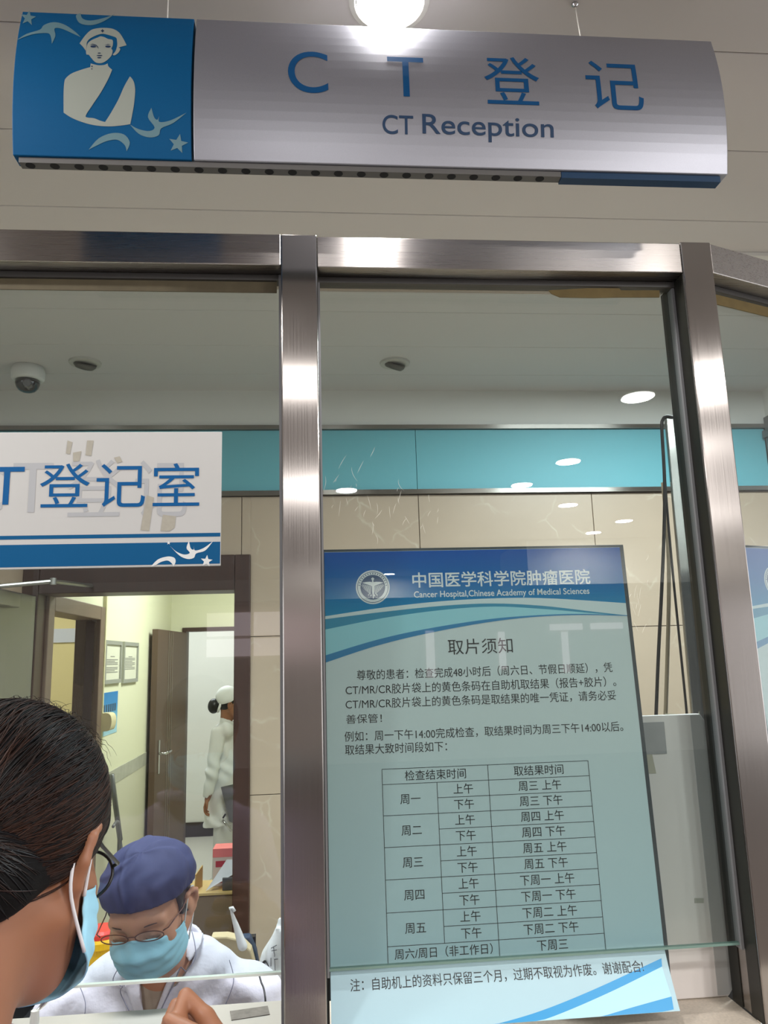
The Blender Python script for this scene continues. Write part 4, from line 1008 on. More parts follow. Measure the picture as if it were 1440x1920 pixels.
for pts in ([(358, 1740), (365, 1768), (366, 1797), (349, 1822)], [(349, 1822), (339, 1813)], [(339, 1813), (322, 1852), (300, 1898), (290, 1922)],
            [(222, 1815), (212, 1838), (230, 1850)], [(230, 1850), (226, 1862), (245, 1902), (254, 1930)], [(430, 1800), (438, 1840), (420, 1890)], [(150, 1850), (160, 1880), (158, 1910)]):
    q = [on_coat(*v) for v in spline(pts, 7, False)]
    MB().tube(q, 0.0010, 6).build('seam_shade', M_seam_shade, co, smooth=True)
# stand of the collar round the neck
def collar(p):
    r = np.linalg.norm((p-NB.astype(np.float32))[..., :2]*np.array([1, 0.95], np.float32), axis=-1)
    d = np.abs(r-0.072-0.15*(p[..., 2]-1.12))-0.004
    d = np.maximum(d, np.abs(p[..., 2]-1.128-0.20*(p[..., 1]-0.5))-0.030); return np.maximum(d, -(p[..., 1]-0.455-0.6*np.abs(p[..., 0]+0.34)))
blob('collar', collar, (-0.46, 0.38, 1.06), (-0.22, 0.62, 1.20), 0.0025, M_coat, co)
def under(p):
    d = np.maximum(torso(p)+0.006, -(torso(p)+0.013)); return np.maximum(np.maximum(d, p[..., 2]-1.098-0.9*np.maximum(np.abs(p[..., 0]+0.345)-0.035, 0)), p[..., 1]-0.5)
blob('undershirt', under, (-0.46, 0.38, 0.85), (-0.22, 0.52, 1.14), 0.003, mat('beige top', (172, 156, 142), 0.8), ck)
# cap
blob('cap', cap_f, (-0.52, 0.16, 1.18), (-0.16, 0.56, 1.48), 0.0022, mat('navy cap cloth', (46, 50, 92), 0.8, noise=0.12, nscale=600, bump=0.35, bscale=45, bdist=0.003), ck)
def chair_(p):
    q = HC.loc(p); x = np.abs(q[..., 0]); s = np.stack([x, q[..., 1], q[..., 2]], -1)
    d = np.maximum(head_sdf(q, ears=False)-0.007+0.002*wob(q, 160), -(head_sdf(q, ears=False)+0.002))
    return np.maximum(np.maximum(d, q[..., 1]-0.028), np.maximum(q[..., 2]-0.07, -(q[..., 2]+0.030+0.8*np.minimum(0, q[..., 1]+0.01)+0.6*np.maximum(q[..., 1], 0)*-1)))
blob('hair', chair_, (-0.48, 0.2, 1.14), (-0.2, 0.5, 1.42), 0.0025, M_hair, ck)
mask_mesh(HC, 'face_mask', M_mask, ck)
glasses(HC, mat('bronze frame', (92, 58, 46), 0.3, metal=0.6), ck, lens_y=0.106, lz=0.009, rx=0.027, rz=0.012, r=0.0010)
# lower body on a stool, below the counter
def trousers(p):
    d = s_ell(p, (-0.345, 0.60, 0.60), (0.18, 0.15, 0.13))
    for sx in (-1, 1):
        d = smin(d, s_cap(p, (-0.345+sx*0.09, 0.58, 0.57), (-0.345+sx*0.11, 0.27, 0.55), 0.085, 0.065), 0.04)
        d = smin(d, s_cap(p, (-0.345+sx*0.11, 0.27, 0.55), (-0.345+sx*0.11, 0.33, 0.09), 0.062, 0.045), 0.03)
    return d
blob('trousers', trousers, (-0.58, 0.15, 0.03), (-0.10, 0.80, 0.75), 0.008, mat('dark trousers', (54, 56, 66), 0.8), ck)
for sx in (-1, 1):
    blob('shoe', lambda p, sx=sx: np.maximum(s_ell(p, (-0.345+sx*0.11, 0.28, 0.045), (0.045, 0.125, 0.055)), -p[..., 2]+0.002), (-0.345+sx*0.11-0.06, 0.13, -0.01), (-0.345+sx*0.11+0.06, 0.43, 0.12), 0.006, M_black, ck)

# ---------------------------------------------------------------- the woman at the counter, from behind
wm = thing('person', (-0.345, -0.63, 0.0), 'person at the counter seen from behind, dark tied-back hair, black glasses, blue mask, lilac collar', 'person')
HW = look((-0.291, -0.560, 1.584), 9, 24, 2)
WN = np.array([-0.318, -0.655, 1.405])
def J(px, py, Y): return P(px, py, Y)
def fist(p):
    wr = J(440, 2010, -0.255)
    ix = [J(386, 1908, -0.222), J(348, 1868, -0.205), J(336, 1903, -0.228), J(348, 1932, -0.236)]
    md = [J(379, 1910, -0.198), J(331, 1886, -0.176), J(316, 1920, -0.196), J(330, 1945, -0.212)]
    rg = [J(374, 1928, -0.176), J(318, 1912, -0.155), J(306, 1946, -0.176), J(322, 1968, -0.194)]
    pk = [J(372, 1950, -0.158), J(322, 1944, -0.140), J(312, 1972, -0.160), J(328, 1990, -0.178)]
    d = s_cap(p, wr, wr+(ix[0]-wr)*0.3, 0.025, 0.024)
    for q, r in ((ix, 0.0125), (md, 0.0125), (rg, 0.012), (pk, 0.011)): d = smin(d, s_cap(p, wr+(q[0]-wr)*0.15, q[0], 0.017, r), 0.012)
    f = np.full(p.shape[:-1], 1e3, np.float32)
    for q, r in ((ix, 0.0115), (md, 0.0112), (rg, 0.0105), (pk, 0.0095)):
        g = np.minimum(s_cap(p, q[0], q[1], r, r*0.93), np.minimum(s_cap(p, q[1], q[2], r*0.93, r*0.85), s_cap(p, q[2], q[3], r*0.85, r*0.72))); f = smin(f, g, 0.0025)
    d = smin(d, f, 0.004)
    t = [J(418, 1965, -0.262), J(378, 1948, -0.272), J(340, 1926, -0.252), J(316, 1912, -0.238)]
    g = np.minimum(s_cap(p, t[0], t[1], 0.016, 0.0125), np.minimum(s_cap(p, t[1], t[2], 0.0125, 0.0110), s_cap(p, t[2], t[3], 0.0110, 0.0085)))
    return smin(d, g, 0.004)
WR = J(440, 2010, -0.255); ELB = np.array([-0.06, -0.46, 1.03]); SHR = np.array([-0.183, -0.65, 1.315]); SHL = np.array([-0.503, -0.63, 1.315])
ELL = np.array([-0.57, -0.52, 1.05]); WL = np.array([-0.47, -0.38, 1.19])
def wtorso(p):
    d = s_ell(p, (-0.343, -0.65, 1.09), (0.165, 0.115, 0.30))
    d = smin(d, s_cap(p, SHR+np.array([-0.01, 0, 0]), SHL, 0.055), 0.06)
    d = smin(d, s_cap(p, WN+np.array([-0.07, -0.02, -0.05]), WN+np.array([0.07, -0.02, -0.05]), 0.042), 0.05)
    return d
def wskin(p):
    d = head_sdf(HW.loc(p))
    d = smin(d, s_cap(p, HW.w((0, -0.035, -0.055)), WN, 0.052, 0.058), 0.03)
    d = smin(d, wtorso(p)+0.014, 0.035)
    d = smin(d, s_cap(p, SHR, ELB, 0.044, 0.036), 0.02); d = smin(d, s_cap(p, ELB, WR, 0.037, 0.026), 0.015)
    d = smin(d, s_cap(p, SHL, ELL, 0.044, 0.036), 0.02); d = smin(d, s_cap(p, ELL, WL, 0.037, 0.026), 0.015)
    d = smin(d, fist(p), 0.01)
    d = smin(d, hand_sdf(p, WL, np.array([0.3, 0.9, -0.1])/0.954, np.array([0.95, -0.3, 0]), np.array([0, 0.1, 1.0])), 0.01)
    return d
blob('body', wskin, (-0.66, -0.83, 0.86), (0.06, -0.08, 1.74), 0.0030, M_skin, wm)
face_details(HW, wm)
# lilac jacket
M_lil = mat('lilac jacket', (196, 178, 208), 0.8, noise=0.06, nscale=40, bump=0.3, bscale=50, bdist=0.003)
def jacket(p):
    d = wtorso(p)-0.004
    d = smin(d, s_cap(p, SHR, ELB, 0.056, 0.048), 0.03); d = smin(d, s_cap(p, ELB, ELB+(WR-ELB)*0.86, 0.048, 0.040), 0.02)
    d = smin(d, s_cap(p, SHL, ELL, 0.056, 0.048), 0.03); d = smin(d, s_cap(p, ELL, ELL+(WL-ELL)*0.9, 0.048, 0.038), 0.02)
    d = d+0.003*wob(p, 45)
    d = np.maximum(d, -s_cap(p, HW.w((0, -0.035, -0.055)), WN+np.array([0, 0.0, -0.05]), 0.066, 0.066))
    return np.maximum(d, 0.90-p[..., 2])
jk = blob('jacket', jacket, (-0.69, -0.85, 0.87), (0.06, -0.10, 1.47), 0.005, M_lil, wm)
ring = []
for a in np.linspace(0, 2*math.pi, 36, endpoint=False): ring.append((WN[0]+0.004+0.084*math.cos(a), WN[1]+0.004+0.082*math.sin(a), WN[2]+0.018+0.010*math.sin(a)))
MB().tube(ring, 0.0125, 12, closed=True).build('collar', M_lil, jk, smooth=True)
mask_mesh(HW, 'face_mask', M_mask, wm, flare=0.010)
glasses(HW, mat('black frame', (20, 20, 22), 0.3), wm, lens_y=0.108, lz=-0.006, rx=0.029, rz=0.024, r=0.0017)
# hair: a close shell with combed strands drawn back to a low knot
CR = np.array([0.0, -0.012, 0.028]); RR = np.array([0.074, 0.094, 0.088])
KN = np.array([0.0, -0.118, -0.048])
def wshell(p):
    q = HW.loc(p); x = np.abs(q[..., 0])
    d = s_ell(q, CR, RR+0.0145)
    d = smin(d, s_ell(q, (0, -0.055, -0.035), (0.062, 0.055, 0.055)), 0.03)
    d = d+0.0012*np.sin(70*q[..., 1]+60*q[..., 2]+20*x)
    cut = np.maximum(-(q[..., 2]+0.004-0.62*q[..., 1]) if False else -(q[..., 2]+0.012-0.70*np.minimum(q[..., 1]-0.005, 0)*-1*-1), -(q[..., 2]+0.010-1.35*(q[..., 1]-0.012)))
    cut = np.maximum(-(q[..., 2]+0.004-1.05*np.minimum(q[..., 1]+0.004, 0)), -(q[..., 2]+0.006-1.15*(q[..., 1]-0.006)))
    d = smax(d, cut, 0.006)
    d = smin(d, s_ell(q, KN+np.array([0, -0.012, -0.006]), (0.040, 0.034, 0.042)), 0.02)
    d = smin(d, s_cap(q, KN+np.array([0, -0.02, -0.03]), KN+np.array([-0.01, -0.022, -0.16]), 0.030, 0.016), 0.02)
    return d
hr = blob('hair', wshell, (-0.47, -0.75, 1.38), (-0.17, -0.35, 1.78), 0.0028, mat('dark hair mass', (10, 8, 8), 0.6, spec=0.15, bump=0.5, bscale=120, bdist=0.002, nstretch=(1, 0.15, 1)), wm)
V = []; F = []; C_ = []
def strand(path, r, col):
    n0 = len(V); prev = None
    for i, p in enumerate(path):
        t = path[min(i+1, len(path)-1)]-path[max(i-1, 0)]; t = t/(np.linalg.norm(t)+1e-9)
        u = np.cross(t, p-CR); u = u/(np.linalg.norm(u)+1e-9); w_ = np.cross(t, u); rr_ = r*min(1.0, 0.35+2.2*min(i, len(path)-1-i)/len(path))
        for a in (0, 2.094, 4.189): V.append(HW.w(p+rr_*(math.cos(a)*u*1.7+math.sin(a)*w_))); C_.append(col)
    for i in range(len(path)-1):
        for j in range(3): F.append((n0+i*3+j, n0+i*3+(j+1) % 3, n0+i*3+3+(j+1) % 3, n0+i*3+3+j))
kd = (KN-CR)/np.linalg.norm(KN-CR)
cols = [(0.012, 0.007, 0.006, 1), (0.006, 0.005, 0.006, 1), (0.045, 0.018, 0.011, 1), (0.022, 0.010, 0.007, 1)]
for k in range(5200):
    s = rng.uniform(-1, 1); ax = s*math.radians(118)
    # start along the hairline (front edge) or a random place on the crown
    lift = rng.uniform(0.0, 0.0045)
    el = math.radians(90-abs(s)*97+rng.normal(0, 3))
    st = np.array([math.sin(ax)*math.cos(el*0.0)*1.0, 0.62-0.40*abs(s)**1.5, math.cos(ax)*0.95+0.10]); st = st/np.linalg.norm(st)
    en = kd+rng.normal(0, 0.10, 3); en = en/np.linalg.norm(en)
    om = math.acos(np.clip(st@en, -1, 1)); t0 = rng.uniform(0, 0.75) if rng.random() < 0.7 else 0; t1 = min(1.0, t0+rng.uniform(0.3, 0.8)); n = 14
    path = []; wv = rng.normal(0, 0.012)
    for t in np.linspace(t0, t1, n):
        d_ = (math.sin((1-t)*om)*st+math.sin(t*om)*en)/math.sin(om); d_ = d_+np.array([0, 0, -1.0])*wv*math.sin(math.pi*t)
        R_ = 1/np.linalg.norm(d_/(RR+0.015)); path.append(CR+d_*(R_+lift*math.sin(math.pi*max(t, 0.05))))
    c = cols[2] if (s > 0.45 and rng.random() < 0.5) else cols[rng.integers(0, 4)]; f_ = rng.uniform(0.4, 1.0)
    strand(path, rng.uniform(0.00028, 0.0006), (c[0]*f_, c[1]*f_, c[2]*f_, 1))
for k in range(110):                                     # loose hairs standing off the crown
    th = rng.uniform(-0.9, 0.9); b_ = np.array([math.sin(th)*0.8, rng.uniform(-0.5, 0.4), 0.9]); b_ /= np.linalg.norm(b_)
    p0 = CR+b_/np.linalg.norm(b_/(RR+0.015)); tg = np.cross(b_, rng.normal(0, 1, 3)); tg /= np.linalg.norm(tg); L = rng.uniform(0.015, 0.05)
    strand([p0+tg*L*t+b_*(0.02*t-0.022*t*t)*rng.uniform(0.6, 1.4) for t in np.linspace(0, 1, 9)], 0.00022, (0.02, 0.014, 0.012, 1))
# strands combed from the sides and the nape into the knot, laid on the hair's own surface
c0 = np.array([0.0, -0.062, -0.028]); ns = 1700; npt = 11
sd = rng.uniform(-1, 1, ns); S0 = np.stack([np.sign(sd)*(0.25+0.75*np.abs(sd)), 0.35*np.abs(sd)-0.25+rng.normal(0, 0.06, ns), rng.uniform(-0.62, 0.75, ns)], -1); S0 /= np.linalg.norm(S0, axis=1)[:, None]
S1 = np.array([0.0, -1.0, -0.15])+rng.normal(0, 0.22, (ns, 3)); S1 /= np.linalg.norm(S1, axis=1)[:, None]
tt = np.linspace(0.05, 1, npt); om_ = np.arccos(np.clip((S0*S1).sum(1), -0.999, 0.999))[:, None]
D_ = (np.sin((1-tt)[None]*om_)/np.sin(om_))[..., None]*S0[:, None]+(np.sin(tt[None]*om_)/np.sin(om_))[..., None]*S1[:, None]
D_ /= np.linalg.norm(D_, axis=-1)[..., None]; lo_ = np.full((ns, npt), 0.005); hi_ = np.full((ns, npt), 0.16)
for _ in range(18):
    md_ = (lo_+hi_)/2; f_in = wshell((HW.o+((c0+D_*md_[..., None])*HW.k)@HW.R).astype(np.float32)) < 0
    lo_ = np.where(f_in, md_, lo_); hi_ = np.where(f_in, hi_, md_)
PT = c0+D_*(lo_+0.0006)[..., None]
for k in range(ns):
    if np.abs(np.diff(lo_[k])).max() > 0.012: continue
    c = cols[rng.integers(0, 2)] if rng.random() < 0.8 else cols[3]; strand(list(PT[k]), rng.uniform(0.0003, 0.0006), c)
M_str = bpy.data.materials.new('hair strands'); M_str.use_nodes = True
nt = M_str.node_tree; b = nt.nodes['Principled BSDF']; b.inputs['Roughness'].default_value = 0.42; b.inputs['Specular IOR Level'].default_value = 0.22
at = nt.nodes.new('ShaderNodeAttribute'); at.attribute_name = 'Col'; nt.links.new(at.outputs['Color'], b.inputs['Base Color'])
o = link_mesh('hair_strands', V, F, M_str, hr, smooth=True, cols=C_); o['kind'] = 'stuff'
def wlegs(p):
    d = s_ell(p, (-0.343, -0.67, 0.90), (0.17, 0.12, 0.14))
    for sx in (-1, 1):
        d = smin(d, s_cap(p, (-0.343+sx*0.085, -0.67, 0.84), (-0.343+sx*0.09, -0.64, 0.46), 0.085, 0.060), 0.03); d = smin(d, s_cap(p, (-0.343+sx*0.09, -0.64, 0.46), (-0.343+sx*0.09, -0.67, 0.08), 0.060, 0.042), 0.03)
    return d
blob('trousers', wlegs, (-0.56, -0.83, 0.02), (-0.12, -0.51, 1.06), 0.008, mat('navy trousers', (46, 50, 70), 0.8), wm)
for sx in (-1, 1):
    blob('shoe', lambda p, sx=sx: np.maximum(s_ell(p, (-0.343+sx*0.09, -0.62, 0.04), (0.043, 0.12, 0.055)), -p[..., 2]+0.002), (-0.343+sx*0.09-0.06, -0.77, -0.01), (-0.343+sx*0.09+0.06, -0.47, 0.12), 0.006, M_white, wm)

# ---------------------------------------------------------------- the nurse far down the corridor
YN = 5.4
def N(px, py, dy=0.0): return P(px, py, YN+dy)
nu = thing('person', tuple(np.append(N(420, 1600)[:2], 0.0)), 'person in white uniform and nurse cap with black hair bun, standing beyond the open door', 'person')
nx = N(432, 1320)
HN = look(nx+np.array([0.0, 0, 0.0]), 80, 4, 0)
sh, el_, wr_ = N(410, 1372, -0.13), N(398, 1448, -0.17), N(391, 1492, -0.15)
def nbody(p):
    d = head_sdf(HN.loc(p)); d = smin(d, s_cap(p, HN.w((0, -0.03, -0.06)), N(424, 1358), 0.045, 0.05), 0.03)
    d = smin(d, s_cap(p, N(424, 1380), N(424, 1500), 0.085, 0.09), 0.05)
    d = smin(d, s_cap(p, sh, el_, 0.036, 0.03), 0.02); d = smin(d, s_cap(p, el_, wr_, 0.03, 0.022), 0.01)
    dr = (N(383, 1516, -0.14)-wr_); dr = dr/np.linalg.norm(dr)
    up = np.array([-0.8, 0, -0.0]); up = up-dr*(up@dr); up /= np.linalg.norm(up); out = np.cross(dr, up)
    return smin(d, hand_sdf(p, wr_, dr, out*-1, up), 0.008)
blob('body', nbody, (-1.05, 5.05, 0.45), (-0.50, 5.65, 1.62), 0.005, M_skin, nu)
def ncoat(p):
    a, b_, c = N(424, 1376), N(424, 1450), N(420, 1540)
    d = s_cap(p, a, b_, 0.105, 0.11); d = smin(d, s_cap(p, b_, c, 0.11, 0.165), 0.05)
    d = smin(d, s_cap(p, N(424, 1368, -0.12), N(424, 1368, 0.12), 0.062), 0.05)
    d = smin(d, s_cap(p, N(426, 1352), N(424, 1372), 0.058, 0.07), 0.03)
    d = smin(d, s_cap(p, sh, el_, 0.056, 0.050), 0.02); d = smin(d, s_cap(p, el_, wr_, 0.050, 0.042), 0.02)
    d = d+0.006*np.sin(40*p[..., 0]+25*p[..., 2]+3*np.sin(14*p[..., 2]))
    d = np.maximum(d, -s_cap(p, N(424, 1375), N(428, 1340), 0.05, 0.056))
    cl_ = np.where(p[..., 2] < wr_[2], 1.0, -1.0)
    return np.maximum(np.maximum(d, N(420, 1541)[2]-p[..., 2]+0.15*(p[..., 0]-nx[0])), -s_cap(p, wr_, N(380, 1528, -0.14), 0.040, 0.06))
blob('uniform_jacket', ncoat, (-1.08, 4.98, 0.38), (-0.42, 5.75, 1.42), 0.006, mat('white uniform', (228, 228, 226), 0.75, bump=0.2, bscale=30, bdist=0.004), nu)
def ntr(p):
    f = np.full(p.shape[:-1], 1e3, np.float32); c = N(420, 1600)
    for s in (-1, 1): f = np.minimum(f, s_cap(p, (c[0]+0.01, YN+s*0.075, 0.55), (c[0]+0.02*s, YN+s*0.08, 0.06), 0.085, 0.065))
    return f
blob('trousers', ntr, (-1.0, 5.15, 0.02), (-0.55, 5.65, 0.66), 0.008, mat('white trousers', (214, 214, 212), 0.8), nu)
c = N(420, 1600)
for s in (-1, 1): blob('shoe', lambda p, s=s: np.maximum(s_ell(p, (c[0]+0.04+0.02*s, YN+s*0.08, 0.04), (0.13, 0.045, 0.055)), -p[..., 2]+0.002), (c[0]-0.13, YN+s*0.08-0.07, -0.01), (c[0]+0.22, YN+s*0.08+0.07, 0.12), 0.008, M_white, nu)
def nhair(p):
    q = HN.loc(p); d = s_ell(q, CR, RR+0.010)
    d = np.maximum(d, -(q[..., 2]+0.0-1.1*(q[..., 1]-0.01))); d = np.maximum(d, -(q[..., 2]+0.05))
    return smin(d, s_ell(q, (0, -0.135, -0.02), (0.055, 0.05, 0.062)), 0.015)
nh = blob('hair', nhair, (-1.1, 5.2, 1.15), (-0.5, 5.6, 1.65), 0.004, M_hair, nu)
def ncap(p):
    q = HN.loc(p); d = s_ell(q, (0, -0.03, 0.055), (0.094, 0.098, 0.096))
    return np.maximum(np.maximum(d, -(q[..., 2]-0.018-0.30*q[..., 1])), q[..., 1]-0.055)
blob('nurse_cap', ncap, (-1.1, 5.2, 1.2), (-0.5, 5.6, 1.7), 0.0035, mat('white cap', (232, 232, 230), 0.6), nu)
MB().tube([HN.w((0.0+0.05*math.cos(a), -0.088+0.012*math.sin(a), -0.015+0.05*math.sin(a))) for a in np.linspace(0, 2*math.pi, 18, endpoint=False)], 0.011, 8, closed=True).build('hair_band', MATS['white cap'], nh, smooth=True)
# ================================================================== THINGS BEHIND THE GLASS
# white plastic board standing behind the notice
def bpt(px, py, Y=0.112): q = P(px, py, Y); return (q[0], q[2])
XR = 0.741; ZB1 = 1.628
wb = thing('plastic_board', (0.55, 0.115, ZC), 'upright white plastic board with clipped corners standing on the counter behind the notice', 'board')
out = [(0.36, ZC+0.001), (XR-0.014, ZC+0.001), (XR-0.002, ZC+0.016), (XR, ZB1-0.02), (XR-0.014, ZB1), (0.36, ZB1)]
MB().prism(out, lambda a, c: (a, 0.112, c), lambda a, c: (a, 0.124, c)).build('panel', mat('board white', (230, 224, 220), 0.5), wb, bevel=0.002)
MB().prism([(XR-0.034, ZC+0.004), (XR-0.013, ZC+0.004), (XR-0.002, ZC+0.018), (XR-0.001, ZB1-0.021), (XR-0.014, ZB1-0.002), (XR-0.034, ZB1-0.002)], lambda a, c: (a, 0.1112, c), lambda a, c: (a, 0.1119, c)).build('edge_strip', mat('board edge grey', (186, 186, 184), 0.4), wb)
q0, q1 = bpt(1200, 1355), bpt(1250, 1413)
st_ = MB().prism([(q0[0], q1[1]), (q1[0], q1[1]), (q1[0], q0[1]), (q0[0], q0[1])], lambda a, c: (a, 0.1105, c), lambda a, c: (a, 0.1119, c)).build('adhesive_patch', mat('grey patch', (160, 160, 160), 0.5, noise=0.1, nscale=60), wb)
q = [bpt(*v) for v in ((1204, 1412), (1222, 1412), (1230, 1450), (1208, 1450))]
MB().poly(q, lambda a, c: (a, 0.1108, c)).build('tape_mark', mat('clear tape', (186, 182, 166), 0.25), wb, fix=False)
q = [bpt(*v) for v in ((1302, 1684), (1319, 1684), (1319, 1693), (1302, 1693))]
MB().prism(q, lambda a, c: (a, 0.1110, c), lambda a, c: (a, 0.1119, c)).build('small_mark', mat('faint mark', (176, 176, 164), 0.6), wb)
MB().prism([bpt(*v) for v in ((1250, 1338), (1311, 1341), (1314, 1334), (1316, 1349), (1250, 1346))], lambda a, c: (a, 0.118, c), lambda a, c: (a, 0.119, c)).build('film', mat('clear film', (190, 186, 168), 0.15), wb)

# tall steel strip with black cords leaning near the right post
YS = 0.40
ss = thing('leaning_strip', tuple(P(1275, 1400, YS)), 'tall steel strip with round black cord leaning in the corner by the right post', 'strip')
def sp(px, py, Y=YS): return P(px, py, Y)
m = MB()
A = [sp(1249, 783), sp(1263, 785), sp(1330, 1420), sp(1306, 1420)]
m.add([tuple(v) for v in A]+[tuple(v+np.array([0, 0.012, 0])) for v in A], [(0, 1, 2, 3), (7, 6, 5, 4), (0, 4, 5, 1), (1, 5, 6, 2), (2, 6, 7, 3), (3, 7, 4, 0)])
m.build('strip', steel('strip steel', (186, 186, 184), 0.25, 'Z'), ss, bevel=0.002)
p = [sp(1262, 783), sp(1250, 781), sp(1243, 787), sp(1241, 805), sp(1246, 900), sp(1245, 1000), sp(1240, 1120), sp(1234, 1240), sp(1228, 1400)]
MB().tube(spline(p, 5, False), 0.0042, 8).build('cord', M_black, ss, smooth=True)
p = [sp(1247, 900), sp(1253, 980), sp(1262, 1080), sp(1274, 1200), sp(1286, 1320), sp(1294, 1410)]
MB().tube(spline(p, 5, False), 0.0030, 8).build('cord', M_black, ss, smooth=True)
p = [sp(1243, 905, YS+0.03), sp(1252, 1010, YS+0.03), sp(1254, 1130, YS+0.03), sp(1246, 1400, YS+0.03)]
MB().tube(spline(p, 5, False), 0.005, 8).build('clear_tube', mat('clear tube', (176, 160, 134), 0.2), ss, smooth=True)
xx = P(1290, 1400, YS)
boxo('foot', xx[0]-0.10, xx[0]+0.08, YS-0.03, YS+0.05, 0.752, P(1306, 1420, YS)[2], mat('dark foot', (40, 40, 42), 0.6), ss, bevel=0.004)

# office desk
M_desk = mat('cream desk', (222, 214, 184), 0.4)
dk = thing('desk', (-0.3, 0.9, 0.0), 'long cream desk running inside along the counter under the windows', 'desk')
b = MB(); b.box(-1.9, 2.0, 0.235, 0.62, 0.712, 0.75).box(-1.9, -0.72, 0.62, 1.05, 0.712, 0.75); b.build('desk_top', M_desk, dk, bevel=0.003)
for x in (-1.86, 0.35, 1.95): boxo('leg', x-0.02, x+0.02, 0.27, 0.31, 0.0, 0.711, M_steelD, dk)
boxo('leg', -1.86, -1.82, 0.98, 1.02, 0.0, 0.711, M_steelD, dk); boxo('leg', -0.78, -0.74, 0.98, 1.02, 0.0, 0.711, M_steelD, dk)
# side table with the yellow bin
tb = thing('side_table', (-0.95, 1.35, 0.0), 'cream topped side table carrying the yellow bin behind the clerk', 'table')
boxo('table_top', -1.10, -0.56, 1.07, 1.60, 0.725, 0.75, M_desk, tb, bevel=0.003)
for x in (-1.07, -0.59):
    for y in (1.10, 1.57): boxo('leg', x-0.015, x+0.015, y-0.015, y+0.015, 0, 0.7245, M_steelD, tb)
bc = P(190, 1760, 1.30); r_ = 0.058
bn = thing('sharps_bin', (bc[0], 1.30, 0.75), 'yellow round sharps bin with red lid on the side table behind the clerk', 'bin')
MB().lathe([(r_*0.86, 0.0), (r_*0.9, 0.004), (r_, 0.155), (r_*1.06, 0.157), (r_*1.06, 0.175), (r_*0.98, 0.183)], (bc[0], 1.30, 0.75), 32).build('body', mat('bin yellow', (238, 184, 16), 0.4), bn, smooth=False)
MB().lathe([(r_*0.95, 0.1835), (r_*0.92, 0.197), (r_*0.80, 0.205), (0.01, 0.206)], (bc[0], 1.30, 0.75), 32).build('lid', mat('bin red', (214, 52, 44), 0.4), bn, smooth=False)
tr = thing('document_tray', tuple(P(140, 1800, 0.86)*np.array([1, 1, 0])+np.array([0, 0, 0.75])), 'black document tray on the desk between the two people', 'tray')
tc = P(146, 1800, 0.86)
for k in range(3):
    z = 0.752+k*0.055; x = tc[0]-0.02
    f = MB(); f.box(x-0.13, x+0.09, 0.72, 0.98, z, z+0.004).box(x-0.13, x-0.126, 0.72, 0.98, z+0.004, z+0.050).box(x+0.086, x+0.09, 0.72, 0.98, z+0.004, z+0.050).box(x-0.126, x+0.086, 0.976, 0.98, z+0.004, z+0.05)
    f.build('tray_shelf', mat('tray black', (30, 30, 32), 0.4), tr)
# pen in its clear stand at the glass edge
pn = thing('pen', tuple(PZ(100, 1862, ZC+0.02)), 'chrome counter pen leaning at the lower edge of the left glass', 'pen')
a, b2 = P(82, 1882, 0.02), P(128, 1832, 0.040); d_ = (b2-a)
MB().tube([a-d_*0.35, a, a+d_*0.6], [0.0015, 0.0040, 0.0040], 12).build('barrel', MATS['chrome'], pn, smooth=True)
MB().tube([a+d_*0.61, a+d_*1.0, b2+d_*0.06], [0.0048, 0.0044, 0.003], 12).build('cap', M_black, pn, smooth=True)
MB().tube([a+d_*0.5+np.array([0.004, -0.004, 0.003]), b2+np.array([0.004, -0.004, 0.003])], 0.0012, 8).build('clip', MATS['chrome'], pn, smooth=True)
base = a-d_*0.35
MB().lathe([(0.022, 0.0), (0.022, 0.008), (0.010, 0.014), (0.006, max(0.02, base[2]-ZC+0.004))], (base[0], base[1], ZC+0.0002), 20).build('stand', mat('clear acrylic', (206, 206, 200), 0.15), pn, smooth=False)

# clerk's chair, white bag
ch = thing('office_chair', (-0.12, 0.75, 0.0), 'office chair with beige back edged in navy behind the clerk', 'chair')
def cback(px0, px1, name, m, Y0, Y1, zt):
    q = [P(*v, Y0) for v in px0]; 
    pts = [(v[0], v[2]) for v in q]
    return MB().prism(pts, lambda a_, c: (a_, Y0, c), lambda a_, c: (a_, Y1, c)).build(name, m, ch, bevel=0.004)
cback([(395, 1757), (425, 1756), (450, 1762), (470, 1782), (482, 1830), (484, 1880), (395, 1880)], None, 'back_cushion', mat('chair beige', (188, 170, 134), 0.8, bump=0.3, bscale=300, bdist=0.001), 0.76, 0.80, 0)
cback([(452, 1758), (468, 1757), (480, 1785), (488, 1830), (488, 1880), (476, 1880), (474, 1820), (466, 1780)], None, 'back_shell', mat('chair navy', (26, 50, 74), 0.7), 0.801, 0.835, 0)
boxo('seat', -0.56, -0.13, 0.52, 0.86, 0.40, 0.455, MATS['chair beige'], ch, bevel=0.015)
boxo('back_post', -0.20, -0.17, 0.836, 0.86, 0.40, 1.05, M_black, ch)
MB().lathe([(0.03, 0.06), (0.03, 0.395)], (-0.345, 0.66, 0), 16).build('gas_post', M_black, ch)
for k in range(5):
    t_ = 2*math.pi*k/5; MB().tube([(-0.345, 0.66, 0.075), (-0.345+0.26*math.cos(t_), 0.66+0.26*math.sin(t_), 0.055)], [0.022, 0.014], 8).build('leg', M_black, ch)
    MB().lathe([(0.026, 0.0), (0.026, 0.05)], (-0.345+0.26*math.cos(t_), 0.66+0.26*math.sin(t_), 0.001), 12).build('caster', M_black, ch)
M_bag = mat('white plastic bag', (222, 220, 220), 0.35, bump=0.5, bscale=16, bdist=0.010, sss=0.0)
YBG = 0.66
bg = thing('plastic_bag', tuple(np.append(P(520, 1850, YBG)[:2], 0.75)), 'crumpled white plastic bag with black print standing beside the middle post', 'bag')
